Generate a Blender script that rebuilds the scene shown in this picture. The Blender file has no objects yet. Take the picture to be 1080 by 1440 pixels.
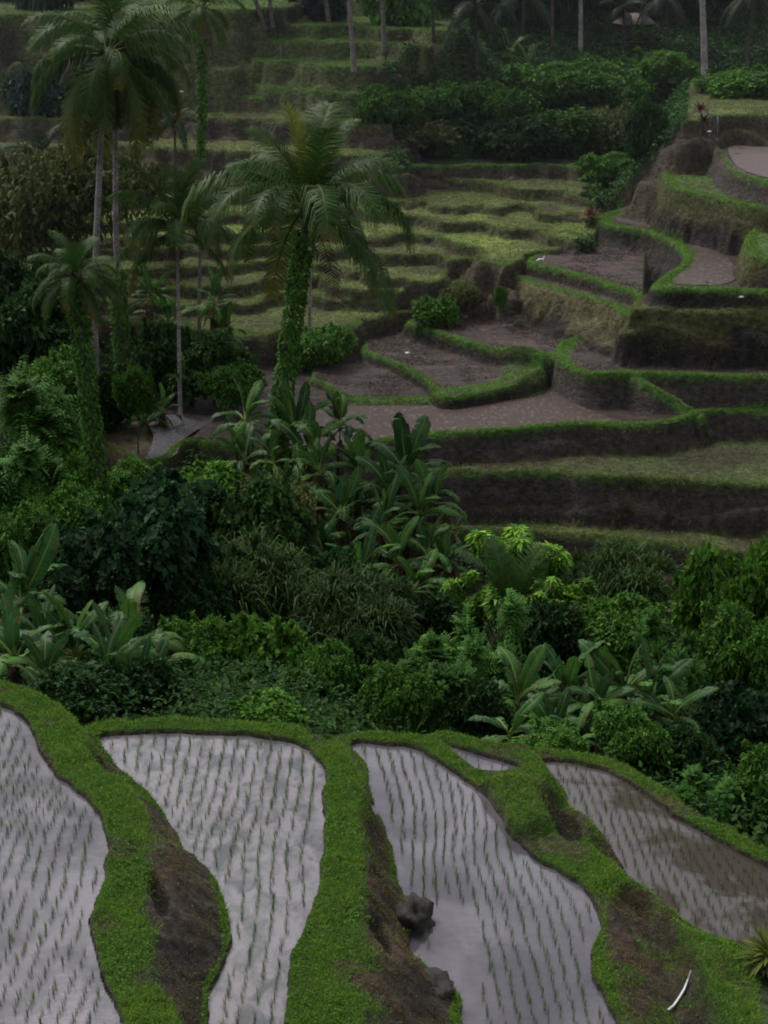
import bpy, math, random
import numpy as np
from mathutils import Vector, Matrix, Euler

random.seed(7)
RNG = np.random.default_rng(11)
C = bpy.context.scene.collection
PI = math.pi
F = 2400.0                      # focal length in pixels of a 1080 px wide frame
PITCH = math.radians(20.0)
CAMZ = 30.0
CP, SP = math.cos(PITCH), math.sin(PITCH)

# ------------------------------------------------------------------ camera geometry used while surveying the place
def ray(u, v):
    x = (u - 540.0) / F
    y = (720.0 - v) / F
    return np.array([x, CP + y * SP, -SP + y * CP])

def at_z(u, v, z):
    d = ray(u, v)
    t = (z - CAMZ) / d[2]
    return np.array([d[0] * t, d[1] * t])

def at_y(u, v, Y):
    d = ray(u, v)
    t = Y / d[1]
    return np.array([d[0] * t, Y, CAMZ + d[2] * t])

# ------------------------------------------------------------------ noise
class Noise:
    def __init__(self, seed):
        r = np.random.default_rng(seed)
        self.t = r.random((256, 256)).astype(np.float32)
    def n(self, x, y):
        xi = np.floor(x).astype(np.int64); yi = np.floor(y).astype(np.int64)
        fx = (x - xi); fy = (y - yi)
        fx = fx * fx * (3 - 2 * fx); fy = fy * fy * (3 - 2 * fy)
        a = self.t[yi & 255, xi & 255]; b = self.t[yi & 255, (xi + 1) & 255]
        c = self.t[(yi + 1) & 255, xi & 255]; d = self.t[(yi + 1) & 255, (xi + 1) & 255]
        return (a * (1 - fx) + b * fx) * (1 - fy) + (c * (1 - fx) + d * fx) * fy
    def fbm(self, x, y, s, o=4, g=0.5):
        """0..1, feature size s"""
        v = 0; a = 1.0; tot = 0
        for k in range(o):
            f = (2.03 ** k) / s
            v = v + a * self.n(x * f + 17.3 * k, y * f - 9.1 * k)
            tot += a; a *= g
        return v / tot
NZ = [Noise(s) for s in range(8)]

def sstep(a, b, x):
    t = np.clip((x - a) / (b - a), 0, 1)
    return t * t * (3 - 2 * t)

# ------------------------------------------------------------------ mesh helpers
def np_mesh(name, V, Fc, mat=None, col=None, smooth=False, extra=None):
    me = bpy.data.meshes.new(name)
    V = np.asarray(V, dtype=np.float32); Fc = np.asarray(Fc, dtype=np.int32)
    me.vertices.add(len(V)); me.vertices.foreach_set('co', V.ravel())
    k = Fc.shape[1]
    me.loops.add(Fc.size); me.loops.foreach_set('vertex_index', Fc.ravel())
    me.polygons.add(len(Fc))
    me.polygons.foreach_set('loop_start', np.arange(len(Fc), dtype=np.int32) * k)
    if smooth:
        me.polygons.foreach_set('use_smooth', np.ones(len(Fc), dtype=bool))
    me.update(calc_edges=True)
    if col is not None:
        a = me.color_attributes.new('Col', 'FLOAT_COLOR', 'POINT')
        cc = np.ones((len(V), 4), dtype=np.float32); cc[:, :3] = col
        a.data.foreach_set('color', cc.ravel())
    for nm, arr in (extra or {}).items():
        a = me.attributes.new(nm, 'FLOAT', 'POINT')
        a.data.foreach_set('value', np.asarray(arr, dtype=np.float32))
    if mat: me.materials.append(mat)
    return me

class Geo:
    """collects pieces (vertices, quads, colours) that become ONE mesh"""
    def __init__(self): self.V = []; self.F = []; self.c = []; self.n = 0
    def add(self, V, Fq, col):
        V = np.asarray(V, float); Fq = np.asarray(Fq, int)
        if Fq.shape[1] == 3: Fq = np.concatenate([Fq, Fq[:, 2:3]], 1)
        self.V.append(V); self.F.append(Fq + self.n)
        col = np.asarray(col, float)
        if col.ndim == 1: col = np.tile(col, (len(V), 1))
        self.c.append(col); self.n += len(V)
    def mesh(self, name, mat, smooth=False):
        V = np.concatenate(self.V); Fq = np.concatenate(self.F); c = np.concatenate(self.c)
        tri = Fq[:, 2] == Fq[:, 3]
        me = bpy.data.meshes.new(name)
        me.vertices.add(len(V)); me.vertices.foreach_set('co', V.astype(np.float32).ravel())
        cnt = np.where(tri, 3, 4)
        keep = np.ones(Fq.shape, bool); keep[tri, 3] = False
        li = Fq[keep]
        me.loops.add(len(li)); me.loops.foreach_set('vertex_index', li.astype(np.int32))
        me.polygons.add(len(Fq))
        st = np.concatenate([[0], np.cumsum(cnt)[:-1]]).astype(np.int32)
        me.polygons.foreach_set('loop_start', st)
        if smooth: me.polygons.foreach_set('use_smooth', np.ones(len(Fq), bool))
        me.update(calc_edges=True)
        a = me.color_attributes.new('Col', 'FLOAT_COLOR', 'POINT')
        cc = np.ones((len(V), 4), np.float32); cc[:, :3] = c
        a.data.foreach_set('color', cc.ravel())
        me.materials.append(mat)
        return me
    def tube(self, pts, radii, col, n=8, cap=True):
        pts = np.asarray(pts, float); m = len(pts)
        radii = np.broadcast_to(np.asarray(radii, float), (m,))
        tan = np.gradient(pts, axis=0); tan /= np.linalg.norm(tan, axis=1)[:, None] + 1e-9
        ref = np.array([1.0, 0, 0]) if abs(tan[0][0]) < 0.8 else np.array([0, 1.0, 0])
        a = np.cross(tan, ref); a /= np.linalg.norm(a, axis=1)[:, None] + 1e-9
        b = np.cross(tan, a)
        th = np.arange(n) * 2 * PI / n
        V = pts[:, None, :] + radii[:, None, None] * (np.cos(th)[None, :, None] * a[:, None, :] + np.sin(th)[None, :, None] * b[:, None, :])
        V = V.reshape(-1, 3)
        i = np.arange(m - 1)[:, None] * n; j = np.arange(n)[None, :]
        Fq = np.stack([i + j, i + (j + 1) % n, i + n + (j + 1) % n, i + n + j], -1).reshape(-1, 4)
        col = np.asarray(col, float)
        if col.ndim == 2: col = np.repeat(col, n, axis=0)
        else: col = np.tile(col, (len(V), 1))
        if cap:
            k = len(V); V = np.concatenate([V, pts[-1:]]); col = np.concatenate([col, col[-1:]])
            base = (m - 1) * n
            t = np.stack([base + np.arange(n), base + (np.arange(n) + 1) % n, np.full(n, k), np.full(n, k)], -1)
            Fq = np.concatenate([Fq, t])
        self.add(V, Fq, col)
    def leaves(self, P, D, N, L, W, col, fold=0.15, shape='diamond', droop=0.0):
        """many leaves at once: P base, D direction, N face normal (n,3); L, W (n,)"""
        n = len(P)
        D = D / (np.linalg.norm(D, axis=1)[:, None] + 1e-9)
        S = np.cross(D, N); S /= np.linalg.norm(S, axis=1)[:, None] + 1e-9
        N = np.cross(S, D)
        L = np.broadcast_to(L, (n,))[:, None]; W = np.broadcast_to(W, (n,))[:, None]
        dn = np.array([0, 0, -1.0])[None] * droop
        if shape == 'diamond':
            v = [P, P + D * L * .45 + S * W * .5 + N * L * fold, P + D * L + dn * L, P + D * L * .45 - S * W * .5 + N * L * fold]
            V = np.stack(v, 1).reshape(-1, 3); k = 4
            Fq = np.arange(n)[:, None] * 4 + np.array([[0, 1, 2, 3]])
        elif shape == 'blade':
            v = [P - S * W * .5, P + S * W * .5, P + D * L * .6 + S * W * .35 + dn * L * .3, P + D * L * .6 - S * W * .35 + dn * L * .3, P + D * L + dn * L]
            V = np.stack(v, 1).reshape(-1, 3); k = 5
            b = np.arange(n)[:, None] * 5
            Fq = np.concatenate([b + np.array([[0, 1, 2, 3]]), b + np.array([[3, 2, 4, 4]])])
        else:                                   # rounded leaf, six vertices folded along its midrib
            v = [P, P + D * L * .3 + S * W * .5 + N * L * fold, P + D * L * .72 + S * W * .42 + N * L * fold,
                 P + D * L + dn * L, P + D * L * .72 - S * W * .42 + N * L * fold, P + D * L * .3 - S * W * .5 + N * L * fold]
            V = np.stack(v, 1).reshape(-1, 3); k = 6
            b = np.arange(n)[:, None] * 6
            Fq = np.concatenate([b + np.array([[0, 1, 2, 3]]), b + np.array([[0, 3, 4, 5]])])
        col = np.asarray(col, float)
        if col.ndim == 1: col = np.tile(col, (n, 1))
        self.add(V, Fq, np.repeat(col, k, axis=0))

def obj(name, me, parent=None, loc=None, rot=None, scale=None):
    o = bpy.data.objects.new(name, me); C.objects.link(o)
    if parent: o.parent = parent
    if loc is not None: o.location = loc
    if rot is not None: o.rotation_euler = rot
    if scale is not None: o.scale = scale if hasattr(scale, '__len__') else (scale,) * 3
    return o
def struct(name, me, kind='structure', label=None):
    o = obj(name, me); o['kind'] = kind
    if label: o['label'] = label
    return o
def tag(o, label, cat, group=None):
    o['label'] = label; o['category'] = cat
    if group: o['group'] = group
    return o
def thing(name, label, cat, loc=(0, 0, 0), rotz=0.0, group=None, scale=1.0):
    o = bpy.data.objects.new(name, None); C.objects.link(o)
    o.empty_display_size = 0.3
    o.location = loc; o.rotation_euler = (0, 0, rotz)
    o.scale = scale if hasattr(scale, '__len__') else (scale,) * 3
    return tag(o, label, cat, group)
def dup(root, loc, rotz=0.0, label=None, group=None, scale=None):
    r = root.copy(); C.objects.link(r); r.location = loc; r.rotation_euler = (0, 0, rotz)
    if scale is not None: r.scale = scale if hasattr(scale, '__len__') else (scale,) * 3
    if label: r['label'] = label
    if group: r['group'] = group
    for ch in list(root.children):
        c = ch.copy(); C.objects.link(c); c.parent = r
    return r

# ------------------------------------------------------------------ materials
def nt(name):
    m = bpy.data.materials.new(name); m.use_nodes = True
    t = m.node_tree; b = t.nodes['Principled BSDF']
    return m, t, b
def N(t, kind, **kw):
    n = t.nodes.new(kind)
    for k, v in kw.items():
        if k in n.inputs: n.inputs[k].default_value = v
        else: setattr(n, k, v)
    return n

def mat_earth(name):
    """terrain: surveyed colour times fine clods, bump, wetness from an attribute"""
    m, t, b = nt(name)
    att = N(t, 'ShaderNodeAttribute', attribute_name='Col')
    wet = N(t, 'ShaderNodeAttribute', attribute_name='wet')
    tc = N(t, 'ShaderNodeTexCoord')
    n1 = N(t, 'ShaderNodeTexNoise', Scale=2.3, Detail=8.0, Roughness=.65)
    n2 = N(t, 'ShaderNodeTexNoise', Scale=14.0, Detail=6.0, Roughness=.7)
    mp = N(t, 'ShaderNodeMapping'); mp.inputs['Scale'].default_value = (1.25, 1.25, 1.7)
    t.links.new(tc.outputs['Object'], mp.inputs['Vector'])
    t.links.new(mp.outputs['Vector'], n1.inputs['Vector']); t.links.new(tc.outputs['Object'], n2.inputs['Vector'])
    r1 = N(t, 'ShaderNodeMapRange'); r1.inputs['From Min'].default_value = .3; r1.inputs['From Max'].default_value = .72
    r1.inputs['To Min'].default_value = .3; r1.inputs['To Max'].default_value = 1.75
    t.links.new(n1.outputs['Fac'], r1.inputs['Value'])
    r2 = N(t, 'ShaderNodeMapRange'); r2.inputs['From Min'].default_value = .3; r2.inputs['From Max'].default_value = .7
    r2.inputs['To Min'].default_value = .6; r2.inputs['To Max'].default_value = 1.4
    t.links.new(n2.outputs['Fac'], r2.inputs['Value'])
    mu = N(t, 'ShaderNodeMath', operation='MULTIPLY')
    t.links.new(r1.outputs[0], mu.inputs[0]); t.links.new(r2.outputs[0], mu.inputs[1])
    vm = N(t, 'ShaderNodeVectorMath', operation='SCALE')
    t.links.new(att.outputs['Color'], vm.inputs[0]); t.links.new(mu.outputs[0], vm.inputs['Scale'])
    t.links.new(vm.outputs[0], b.inputs['Base Color'])
    rr = N(t, 'ShaderNodeMapRange'); rr.inputs['To Min'].default_value = .95; rr.inputs['To Max'].default_value = .34
    t.links.new(wet.outputs['Fac'], rr.inputs['Value']); t.links.new(rr.outputs[0], b.inputs['Roughness'])
    b.inputs['Specular IOR Level'].default_value = .35
    ad = N(t, 'ShaderNodeMath', operation='ADD')
    t.links.new(n1.outputs['Fac'], ad.inputs[0])
    m3 = N(t, 'ShaderNodeMath', operation='MULTIPLY'); m3.inputs[1].default_value = .35
    t.links.new(n2.outputs['Fac'], m3.inputs[0]); t.links.new(m3.outputs[0], ad.inputs[1])
    bp = N(t, 'ShaderNodeBump', Strength=1.0, Distance=.45)
    t.links.new(ad.outputs[0], bp.inputs['Height']); t.links.new(bp.outputs[0], b.inputs['Normal'])
    return m

def mat_leaf(name, rough=.5, trans=.25, spec=.3, tint=(1, 1, 1), var=.25):
    m, t, b = nt(name)
    att = N(t, 'ShaderNodeAttribute', attribute_name='Col')
    oi = N(t, 'ShaderNodeObjectInfo')
    mr = N(t, 'ShaderNodeMapRange'); mr.inputs['To Min'].default_value = 1 - var; mr.inputs['To Max'].default_value = 1 + var
    t.links.new(oi.outputs['Random'], mr.inputs['Value'])
    vm = N(t, 'ShaderNodeVectorMath', operation='SCALE')
    vt = N(t, 'ShaderNodeVectorMath', operation='MULTIPLY'); vt.inputs[1].default_value = tint
    t.links.new(att.outputs['Color'], vt.inputs[0])
    t.links.new(vt.outputs[0], vm.inputs[0]); t.links.new(mr.outputs[0], vm.inputs['Scale'])
    t.links.new(vm.outputs[0], b.inputs['Base Color'])
    b.inputs['Roughness'].default_value = rough; b.inputs['Specular IOR Level'].default_value = spec
    tr = N(t, 'ShaderNodeBsdfTranslucent'); mx = N(t, 'ShaderNodeMixShader'); mx.inputs[0].default_value = trans
    t.links.new(vm.outputs[0], tr.inputs['Color'])
    t.links.new(b.outputs[0], mx.inputs[1]); t.links.new(tr.outputs[0], mx.inputs[2])
    t.links.new(mx.outputs[0], t.nodes['Material Output'].inputs['Surface'])
    return m

def mat_bark(name, scale=6.0):
    m, t, b = nt(name)
    att = N(t, 'ShaderNodeAttribute', attribute_name='Col')
    tc = N(t, 'ShaderNodeTexCoord')
    mp = N(t, 'ShaderNodeMapping'); mp.inputs['Scale'].default_value = (1, 1, 2.0)
    n1 = N(t, 'ShaderNodeTexNoise', Scale=scale, Detail=6.0)
    t.links.new(tc.outputs['Object'], mp.inputs['Vector']); t.links.new(mp.outputs['Vector'], n1.inputs['Vector'])
    r1 = N(t, 'ShaderNodeMapRange'); r1.inputs['From Min'].default_value = .3; r1.inputs['From Max'].default_value = .7
    r1.inputs['To Min'].default_value = .5; r1.inputs['To Max'].default_value = 1.4
    t.links.new(n1.outputs['Fac'], r1.inputs['Value'])
    vm = N(t, 'ShaderNodeVectorMath', operation='SCALE')
    t.links.new(att.outputs['Color'], vm.inputs[0]); t.links.new(r1.outputs[0], vm.inputs['Scale'])
    t.links.new(vm.outputs[0], b.inputs['Base Color']); b.inputs['Roughness'].default_value = .8
    bp = N(t, 'ShaderNodeBump', Strength=.5, Distance=.05)
    t.links.new(n1.outputs['Fac'], bp.inputs['Height']); t.links.new(bp.outputs[0], b.inputs['Normal'])
    return m

def mat_water(name, base, mottle=(.0, .0, .0), rough=.12, nscale=.8, glossmix=.35, stretch=(1, 1, 1), lo=.42, hi=.62, bump=.02, pk=.5):
    """muddy paddy water: silt colour and painted reflection patches under a clear reflecting skin"""
    m, t, b = nt(name)
    tc = N(t, 'ShaderNodeTexCoord')
    mp = N(t, 'ShaderNodeMapping'); mp.inputs['Scale'].default_value = stretch
    t.links.new(tc.outputs['Object'], mp.inputs['Vector'])
    n1 = N(t, 'ShaderNodeTexNoise', Scale=nscale, Detail=5.0, Roughness=.6, Distortion=.6)
    t.links.new(mp.outputs['Vector'], n1.inputs['Vector'])
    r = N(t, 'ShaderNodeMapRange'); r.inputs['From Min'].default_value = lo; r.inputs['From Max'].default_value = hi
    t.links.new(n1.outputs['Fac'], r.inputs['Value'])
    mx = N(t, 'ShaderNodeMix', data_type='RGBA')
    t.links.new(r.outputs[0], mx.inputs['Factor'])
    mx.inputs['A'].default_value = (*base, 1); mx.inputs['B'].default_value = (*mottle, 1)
    n3 = N(t, 'ShaderNodeTexNoise', Scale=9.0, Detail=4.0)
    t.links.new(tc.outputs['Object'], n3.inputs['Vector'])
    r3 = N(t, 'ShaderNodeMapRange'); r3.inputs['To Min'].default_value = .8; r3.inputs['To Max'].default_value = 1.2
    t.links.new(n3.outputs['Fac'], r3.inputs['Value'])
    vm = N(t, 'ShaderNodeVectorMath', operation='SCALE')
    t.links.new(mx.outputs['Result'], vm.inputs[0]); t.links.new(r3.outputs[0], vm.inputs['Scale'])
    t.links.new(vm.outputs[0], b.inputs['Base Color'])
    b.inputs['Roughness'].default_value = .6; b.inputs['IOR'].default_value = 1.33
    g = N(t, 'ShaderNodeBsdfGlossy', Roughness=rough); g.inputs['Color'].default_value = (.95, .95, .97, 1)
    fr = N(t, 'ShaderNodeFresnel', IOR=1.33)
    ad = N(t, 'ShaderNodeMath', operation='ADD'); ad.inputs[1].default_value = glossmix; ad.use_clamp = True
    t.links.new(fr.outputs[0], ad.inputs[0])
    pf = N(t, 'ShaderNodeMapRange'); pf.inputs['To Min'].default_value = 1; pf.inputs['To Max'].default_value = 1 - pk  # patches also cut the gloss, imitating darker reflections
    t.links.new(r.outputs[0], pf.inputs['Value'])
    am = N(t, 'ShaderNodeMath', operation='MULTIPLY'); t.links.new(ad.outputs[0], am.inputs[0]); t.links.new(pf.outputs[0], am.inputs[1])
    ms = N(t, 'ShaderNodeMixShader')
    t.links.new(am.outputs[0], ms.inputs[0]); t.links.new(b.outputs[0], ms.inputs[1]); t.links.new(g.outputs[0], ms.inputs[2])
    t.links.new(ms.outputs[0], t.nodes['Material Output'].inputs['Surface'])
    n2 = N(t, 'ShaderNodeTexNoise', Scale=7.0, Detail=3.0)
    t.links.new(tc.outputs['Object'], n2.inputs['Vector'])
    bp = N(t, 'ShaderNodeBump', Strength=.13, Distance=bump)
    t.links.new(n2.outputs['Fac'], bp.inputs['Height'])
    t.links.new(bp.outputs[0], g.inputs['Normal'])
    return m

def mat_plain(name, col, rough=.6, nvar=.3, scale=8.0):
    m, t, b = nt(name)
    tc = N(t, 'ShaderNodeTexCoord'); n1 = N(t, 'ShaderNodeTexNoise', Scale=scale, Detail=4.0)
    t.links.new(tc.outputs['Object'], n1.inputs['Vector'])
    r = N(t, 'ShaderNodeMapRange'); r.inputs['To Min'].default_value = 1 - nvar; r.inputs['To Max'].default_value = 1 + nvar
    t.links.new(n1.outputs['Fac'], r.inputs['Value'])
    vm = N(t, 'ShaderNodeVectorMath', operation='SCALE'); vm.inputs[0].default_value = col
    t.links.new(r.outputs[0], vm.inputs['Scale']); t.links.new(vm.outputs[0], b.inputs['Base Color'])
    b.inputs['Roughness'].default_value = rough
    return m

M_EARTH = mat_earth('wet_earth')
M_LEAF = mat_leaf('leaf', .55, .25, .08)
M_PALM = mat_leaf('palm_leaflet', .45, .2, .14, var=.2)
M_BANANA = mat_leaf('banana_leaf', .42, .28, .16, var=.22)
M_GRASS = mat_leaf('grass_blade', .6, .25, .2, var=.0)
M_FAR = mat_leaf('far_leaf', .7, .1, .15, tint=(.9, 1.0, 1.1), var=.3)  # bluish tint paints distance haze into the leaf colour
M_BARK = mat_bark('bark')
# ------------------------------------------------------------------ survey: terraces across the valley
def pl(s, sx=0., sy=0., k=1.):
    return [(sx + k * float(a.split(',')[0]), sy + k * float(a.split(',')[1])) for a in s.split()]
def Z2(s): return pl(s, 440, 220, .2963)
def smooth(P, closed=False, it=2):
    P = np.asarray(P, float)
    for _ in range(it):
        if closed:
            Q = np.roll(P, -1, 0)
            P = np.stack([.75 * P + .25 * Q, .25 * P + .75 * Q], 1).reshape(-1, 2)
        else:
            a, b = P[:-1], P[1:]
            R = np.stack([.75 * a + .25 * b, .25 * a + .75 * b], 1).reshape(-1, 2)
            P = np.concatenate([P[:1], R[1:-1], P[-1:]])
    return P

# name, z, rim (pixels, left to right), tread, wall, steepness
TER = [
 ('T0', -.7, pl('520,850 640,856 760,862 900,866 1130,872'), 'grass', 'grassy', 1.5),
 ('T1', 1.6, pl('560,742 640,745 705,747 800,755 870,757 940,767 1020,777 1130,790'), 'olive', 'mud', 3.),
 ('T2', 3.9, pl('560,664 615,664 690,664 795,664 820,671 865,670 940,675 1015,680 1130,687'), 'oldgrass', 'mud', 3.),
 ('T3', 5.3, pl('150,628 165,640 195,650 215,652 245,642 252,627 275,621 300,628 340,633 400,635 450,635 500,631 560,616 620,611 700,607 760,602 800,597 850,597 900,599 945,595 970,588 985,581 1020,578 1130,580'), 'water', 'mud', 3.),
 ('L5', 5.45, pl('440,528 436,533 440,538 462,543 474,552 480,560 540,564 604,562'), 'mud', 'mud', 2.5),
 ('L4', 5.9, pl('512,485 508,491 518,497 536,504 560,514 577,523 597,535 610,549 618,558 640,559 700,549 740,540 768,528 786,514'), 'mud', 'mud', 2.0),
 ('r1', 6.9, pl('-120,450 60,455 300,462 360,470 440,466') + Z2('180,815 225,795 260,785 340,800 400,775 500,750 560,700'), 'olive', 'brown', 2.2),
 ('L3', 6.7, pl('640,447 590,449 569,453 575,457 617,469 652,480 687,491 735,499 772,506 795,507'), 'mud', 'mud', 2.6),
 ('r2', 7.4, pl('-120,425 100,430 300,440 390,425') + Z2('0,650 40,685 110,692 200,682 230,695 380,705 420,672 480,690 520,690 560,640 590,600'), 'olive', 'brown', 2.2),
 ('T4', 6.9, pl('889,444 872,454 834,466 810,475 786,482 779,493 785,508 804,520 834,529 869,525 917,527 1000,529 1130,533'), 'mud', 'mud', 4.5),
 ('r3', 8.0, pl('-120,400 100,408 300,405 400,395') + Z2('40,560 160,630 280,640 420,652 440,612 560,600 640,602 740,592 800,570'), 'olive', 'brown', 2.2),
 ('r4', 8.5, pl('-120,378 100,385 300,378 400,372') + Z2('80,520 230,540 262,556 400,580 560,586 600,562 680,522 740,560 800,560'), 'olive', 'brown', 2.2),
 ('r5', 9.1, pl('-120,352 100,355 300,350 400,348') + Z2('0,452 200,432 330,462 470,470 560,480 640,500 690,482 720,500 760,545 830,548 900,535 935,512'), 'olive', 'brown', 2.2),
 ('L2', 8.8, pl('745,368 710,374 684,379 710,387 754,401 798,412 846,426 863,431 873,445 888,446'), 'mud', 'shag', 1.3),
 ('G', 9.6, pl('-120,335 100,338 300,330 400,328') + Z2('0,375 150,379 300,380 430,362 540,378 620,405 720,430 740,465 800,520 900,528') + pl('717,371 742,361 790,351 822,337') , 'lime', 'brown', 2.2),
 ('L1', 9.4, pl('832,318 815,338 790,350 760,358 742,364 740,371 757,375 798,384 846,397 881,409 903,419'), 'mud', 'mud', 2.5),
 ('r8', 10.15, pl('-120,316 100,318 300,305 420,300') + Z2('100,245 300,262 500,275 545,302 700,320 900,340 1080,360 1290,395'), 'lime', 'brown', 2.2),
 ('r9', 10.55, pl('-120,290 100,292 300,283 440,274') + Z2('200,170 280,190 420,205 640,240 860,245 1080,265 1320,305'), 'olive', 'brown', 2.2),
 ('T5', 9.65, pl('960,407 925,409 900,418 888,430 884,441 900,437 950,438 1000,441 1050,438 1130,442'), 'tan', 'mossy', 3.),
 ('r10', 11.2, pl('-120,248 100,250 187,252 291,262 372,266 440,262 520,258') + Z2('480,115 700,130 900,150 1080,160 1340,200'), 'olive', 'brown', 2.2),
 ('T6', 10.6, pl('930,279 890,290 860,298 838,304 836,311 861,320 908,325 938,336 958,349 964,366 949,379 926,393 915,404 930,409 967,407 1026,409 1130,413'), 'wet', 'mud', 2.2),
 ('r11', 12.1, pl('470,236 620,236 700,233 800,237 905,243'), 'scrub', 'brown', 1.8),
 ('T6b', 12.1, pl('1085,306 1066,318 1050,330 1044,345 1052,360 1090,368 1130,370'), 'grass', 'mossy', 4.),
 ('r12', 13.0, pl('-120,205 100,206 220,208 254,213 339,216 430,219 500,221 560,223'), 'olive', 'brown', 1.8),
 ('T7', 13.3, pl('902,182 912,205 925,232 934,256 943,267 997,277 1050,291 1130,302'), 'grass', 'mossy', 3.8),
 ('r13', 14.5, pl('-120,168 80,166 200,164 291,164 335,166 400,172 450,174 540,176'), 'olive', 'brown', 1.6),
 ('T8', 14.6, pl('985,196 1000,207 1012,220 1022,237 1040,247 1085,258 1130,266'), 'wet', 'mud', 2.5),
 ('r14', 15.5, pl('-120,133 80,134 247,133 313,134 358,136 402,138 450,140 520,142'), 'grass', 'brown', 1.4),
 ('r14b', 16.25, pl('-120,121 120,119 235,114 300,110 350,116 400,124 440,128 520,132'), 'grass', 'gully', 2.2),
 ('T9', 16.3, pl('962,173 978,171 996,167 1026,162 1130,166'), 'olive', 'brown', 1.6),
 ('r15', 17.0, pl('-120,108 60,108 150,106'), 'olive', 'brown', 2.),
 ('r16', 18.0, pl('-120,82 100,84 235,83 302,80 387,84 432,90 490,92 540,94'), 'grass', 'gully', 2.2),
 ('r16b', 19.1, pl('-120,66 100,64 240,60 300,57 380,58 460,62 520,60 580,68'), 'grass', 'gully', 1.8),
 ('r17', 20.0, pl('-120,50 100,44 291,39 372,38 494,36 580,44 650,50'), 'grass', 'gully', 1.8),
 ('r18', 21.3, pl('-120,20 200,22 380,17 417,5 494,0 620,2'), 'grass', 'gully', 1.8),
]
PLF = pl('16,11.2 31,11.0 36,11.0 40,9.9 46,7.6 52,5.9 60,4.8 68,4.5 78,4.6 90,5.2 100,6 110,8 120,10 130,12 145,15 165,19 200,26 300,48 460,70')
PRF = pl('16,9.5 31,9.9 38,8.4 45,4.6 52,1.0 58,-1.4 66,-2.0 71,-1.5 76,0 85,3 95,4.6 105,7 115,9 121,11 127,13.2 135,15.3 143,17.2 152,19.2 165,21.5 200,28 300,48 460,70')
PLF, PRF = np.array(PLF), np.array(PRF)

def base_ground(x, y):
    a = np.interp(y, PLF[:, 0], PLF[:, 1]); b = np.interp(y, PRF[:, 0], PRF[:, 1])
    up = sstep(90, 118, y)
    w = sstep(0, 1, (x / np.maximum(y, 1) - (-.06 - .02 * up)) / (.13 - .06 * up))
    g = a * (1 - w) + b * w
    g = g + (NZ[0].fbm(x, y, 9, 4) - .5) * np.interp(y, [30, 45, 120, 200], [.5, 1.5, 1.4, 4])
    return g + (NZ[1].fbm(x, y, 1.4, 3) - .5) * .35

def seg_dist(x, y, P, closed=False):
    d = np.full(x.shape, 1e9)
    n = len(P); rng = range(n if closed else n - 1)
    for i in rng:
        a = P[i]; b = P[(i + 1) % n]; e = b - a; L = e @ e + 1e-12
        t = np.clip(((x - a[0]) * e[0] + (y - a[1]) * e[1]) / L, 0, 1)
        dd = (x - a[0] - t * e[0]) ** 2 + (y - a[1] - t * e[1]) ** 2
        np.minimum(d, dd, out=d)
    return np.sqrt(d)
def inside(x, y, P):
    r = np.zeros(x.shape, bool); n = len(P)
    for i in range(n):
        a = P[i]; b = P[(i + 1) % n]
        if a[1] == b[1]: continue
        c = ((a[1] > y) != (b[1] > y)) & (x < (b[0] - a[0]) * (y - a[1]) / (b[1] - a[1]) + a[0])
        r ^= c
    return r

TREADCOL = dict(grass=(.09, .19, .035), oldgrass=(.10, .13, .05), olive=(.14, .18, .052), lime=(.20, .27, .062), mud=(.10, .075, .064),
                water=(.07, .05, .04), wet=(.062, .048, .038), tan=(.13, .11, .055), scrub=(.032, .05, .018))
WALLCOL = dict(mud=(.068, .054, .047), brown=(.095, .074, .052), grassy=(.07, .10, .03), mossy=(.105, .105, .04), shag=(.15, .135, .065), gully=(.12, .145, .055))
BUND = np.array((.09, .21, .028))

class Grid:
    def __init__(self, ys, half, nx, ext):
        s = np.linspace(-1, 1, nx)
        e = np.array(ext)
        self.s = np.concatenate([-e[::-1], s, e]); self.ys = ys; self.half = half
        hw = half(ys)
        self.X = np.outer(hw, self.s); self.Y = np.repeat(ys[:, None], len(self.s), 1)
    def faces(self):
        ny, nx = self.X.shape
        i = np.arange(ny - 1)[:, None] * nx; j = np.arange(nx - 1)[None]
        return np.stack([i + j, i + j + 1, i + nx + j + 1, i + nx + j], -1).reshape(-1, 4)
    def sample(self, A, x, y):
        x = np.atleast_1d(np.asarray(x, float)); y = np.atleast_1d(np.asarray(y, float))
        iy = np.clip(np.searchsorted(self.ys, y) - 1, 0, len(self.ys) - 2)
        fy = np.clip((y - self.ys[iy]) / (self.ys[iy + 1] - self.ys[iy]), 0, 1)
        sx = x / self.half(y)
        ix = np.clip(np.searchsorted(self.s, sx) - 1, 0, len(self.s) - 2)
        fx = np.clip((sx - self.s[ix]) / (self.s[ix + 1] - self.s[ix]), 0, 1)
        return (A[iy, ix] * (1 - fx) + A[iy, ix + 1] * fx) * (1 - fy) + (A[iy + 1, ix] * (1 - fx) + A[iy + 1, ix + 1] * fx) * fy

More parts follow.
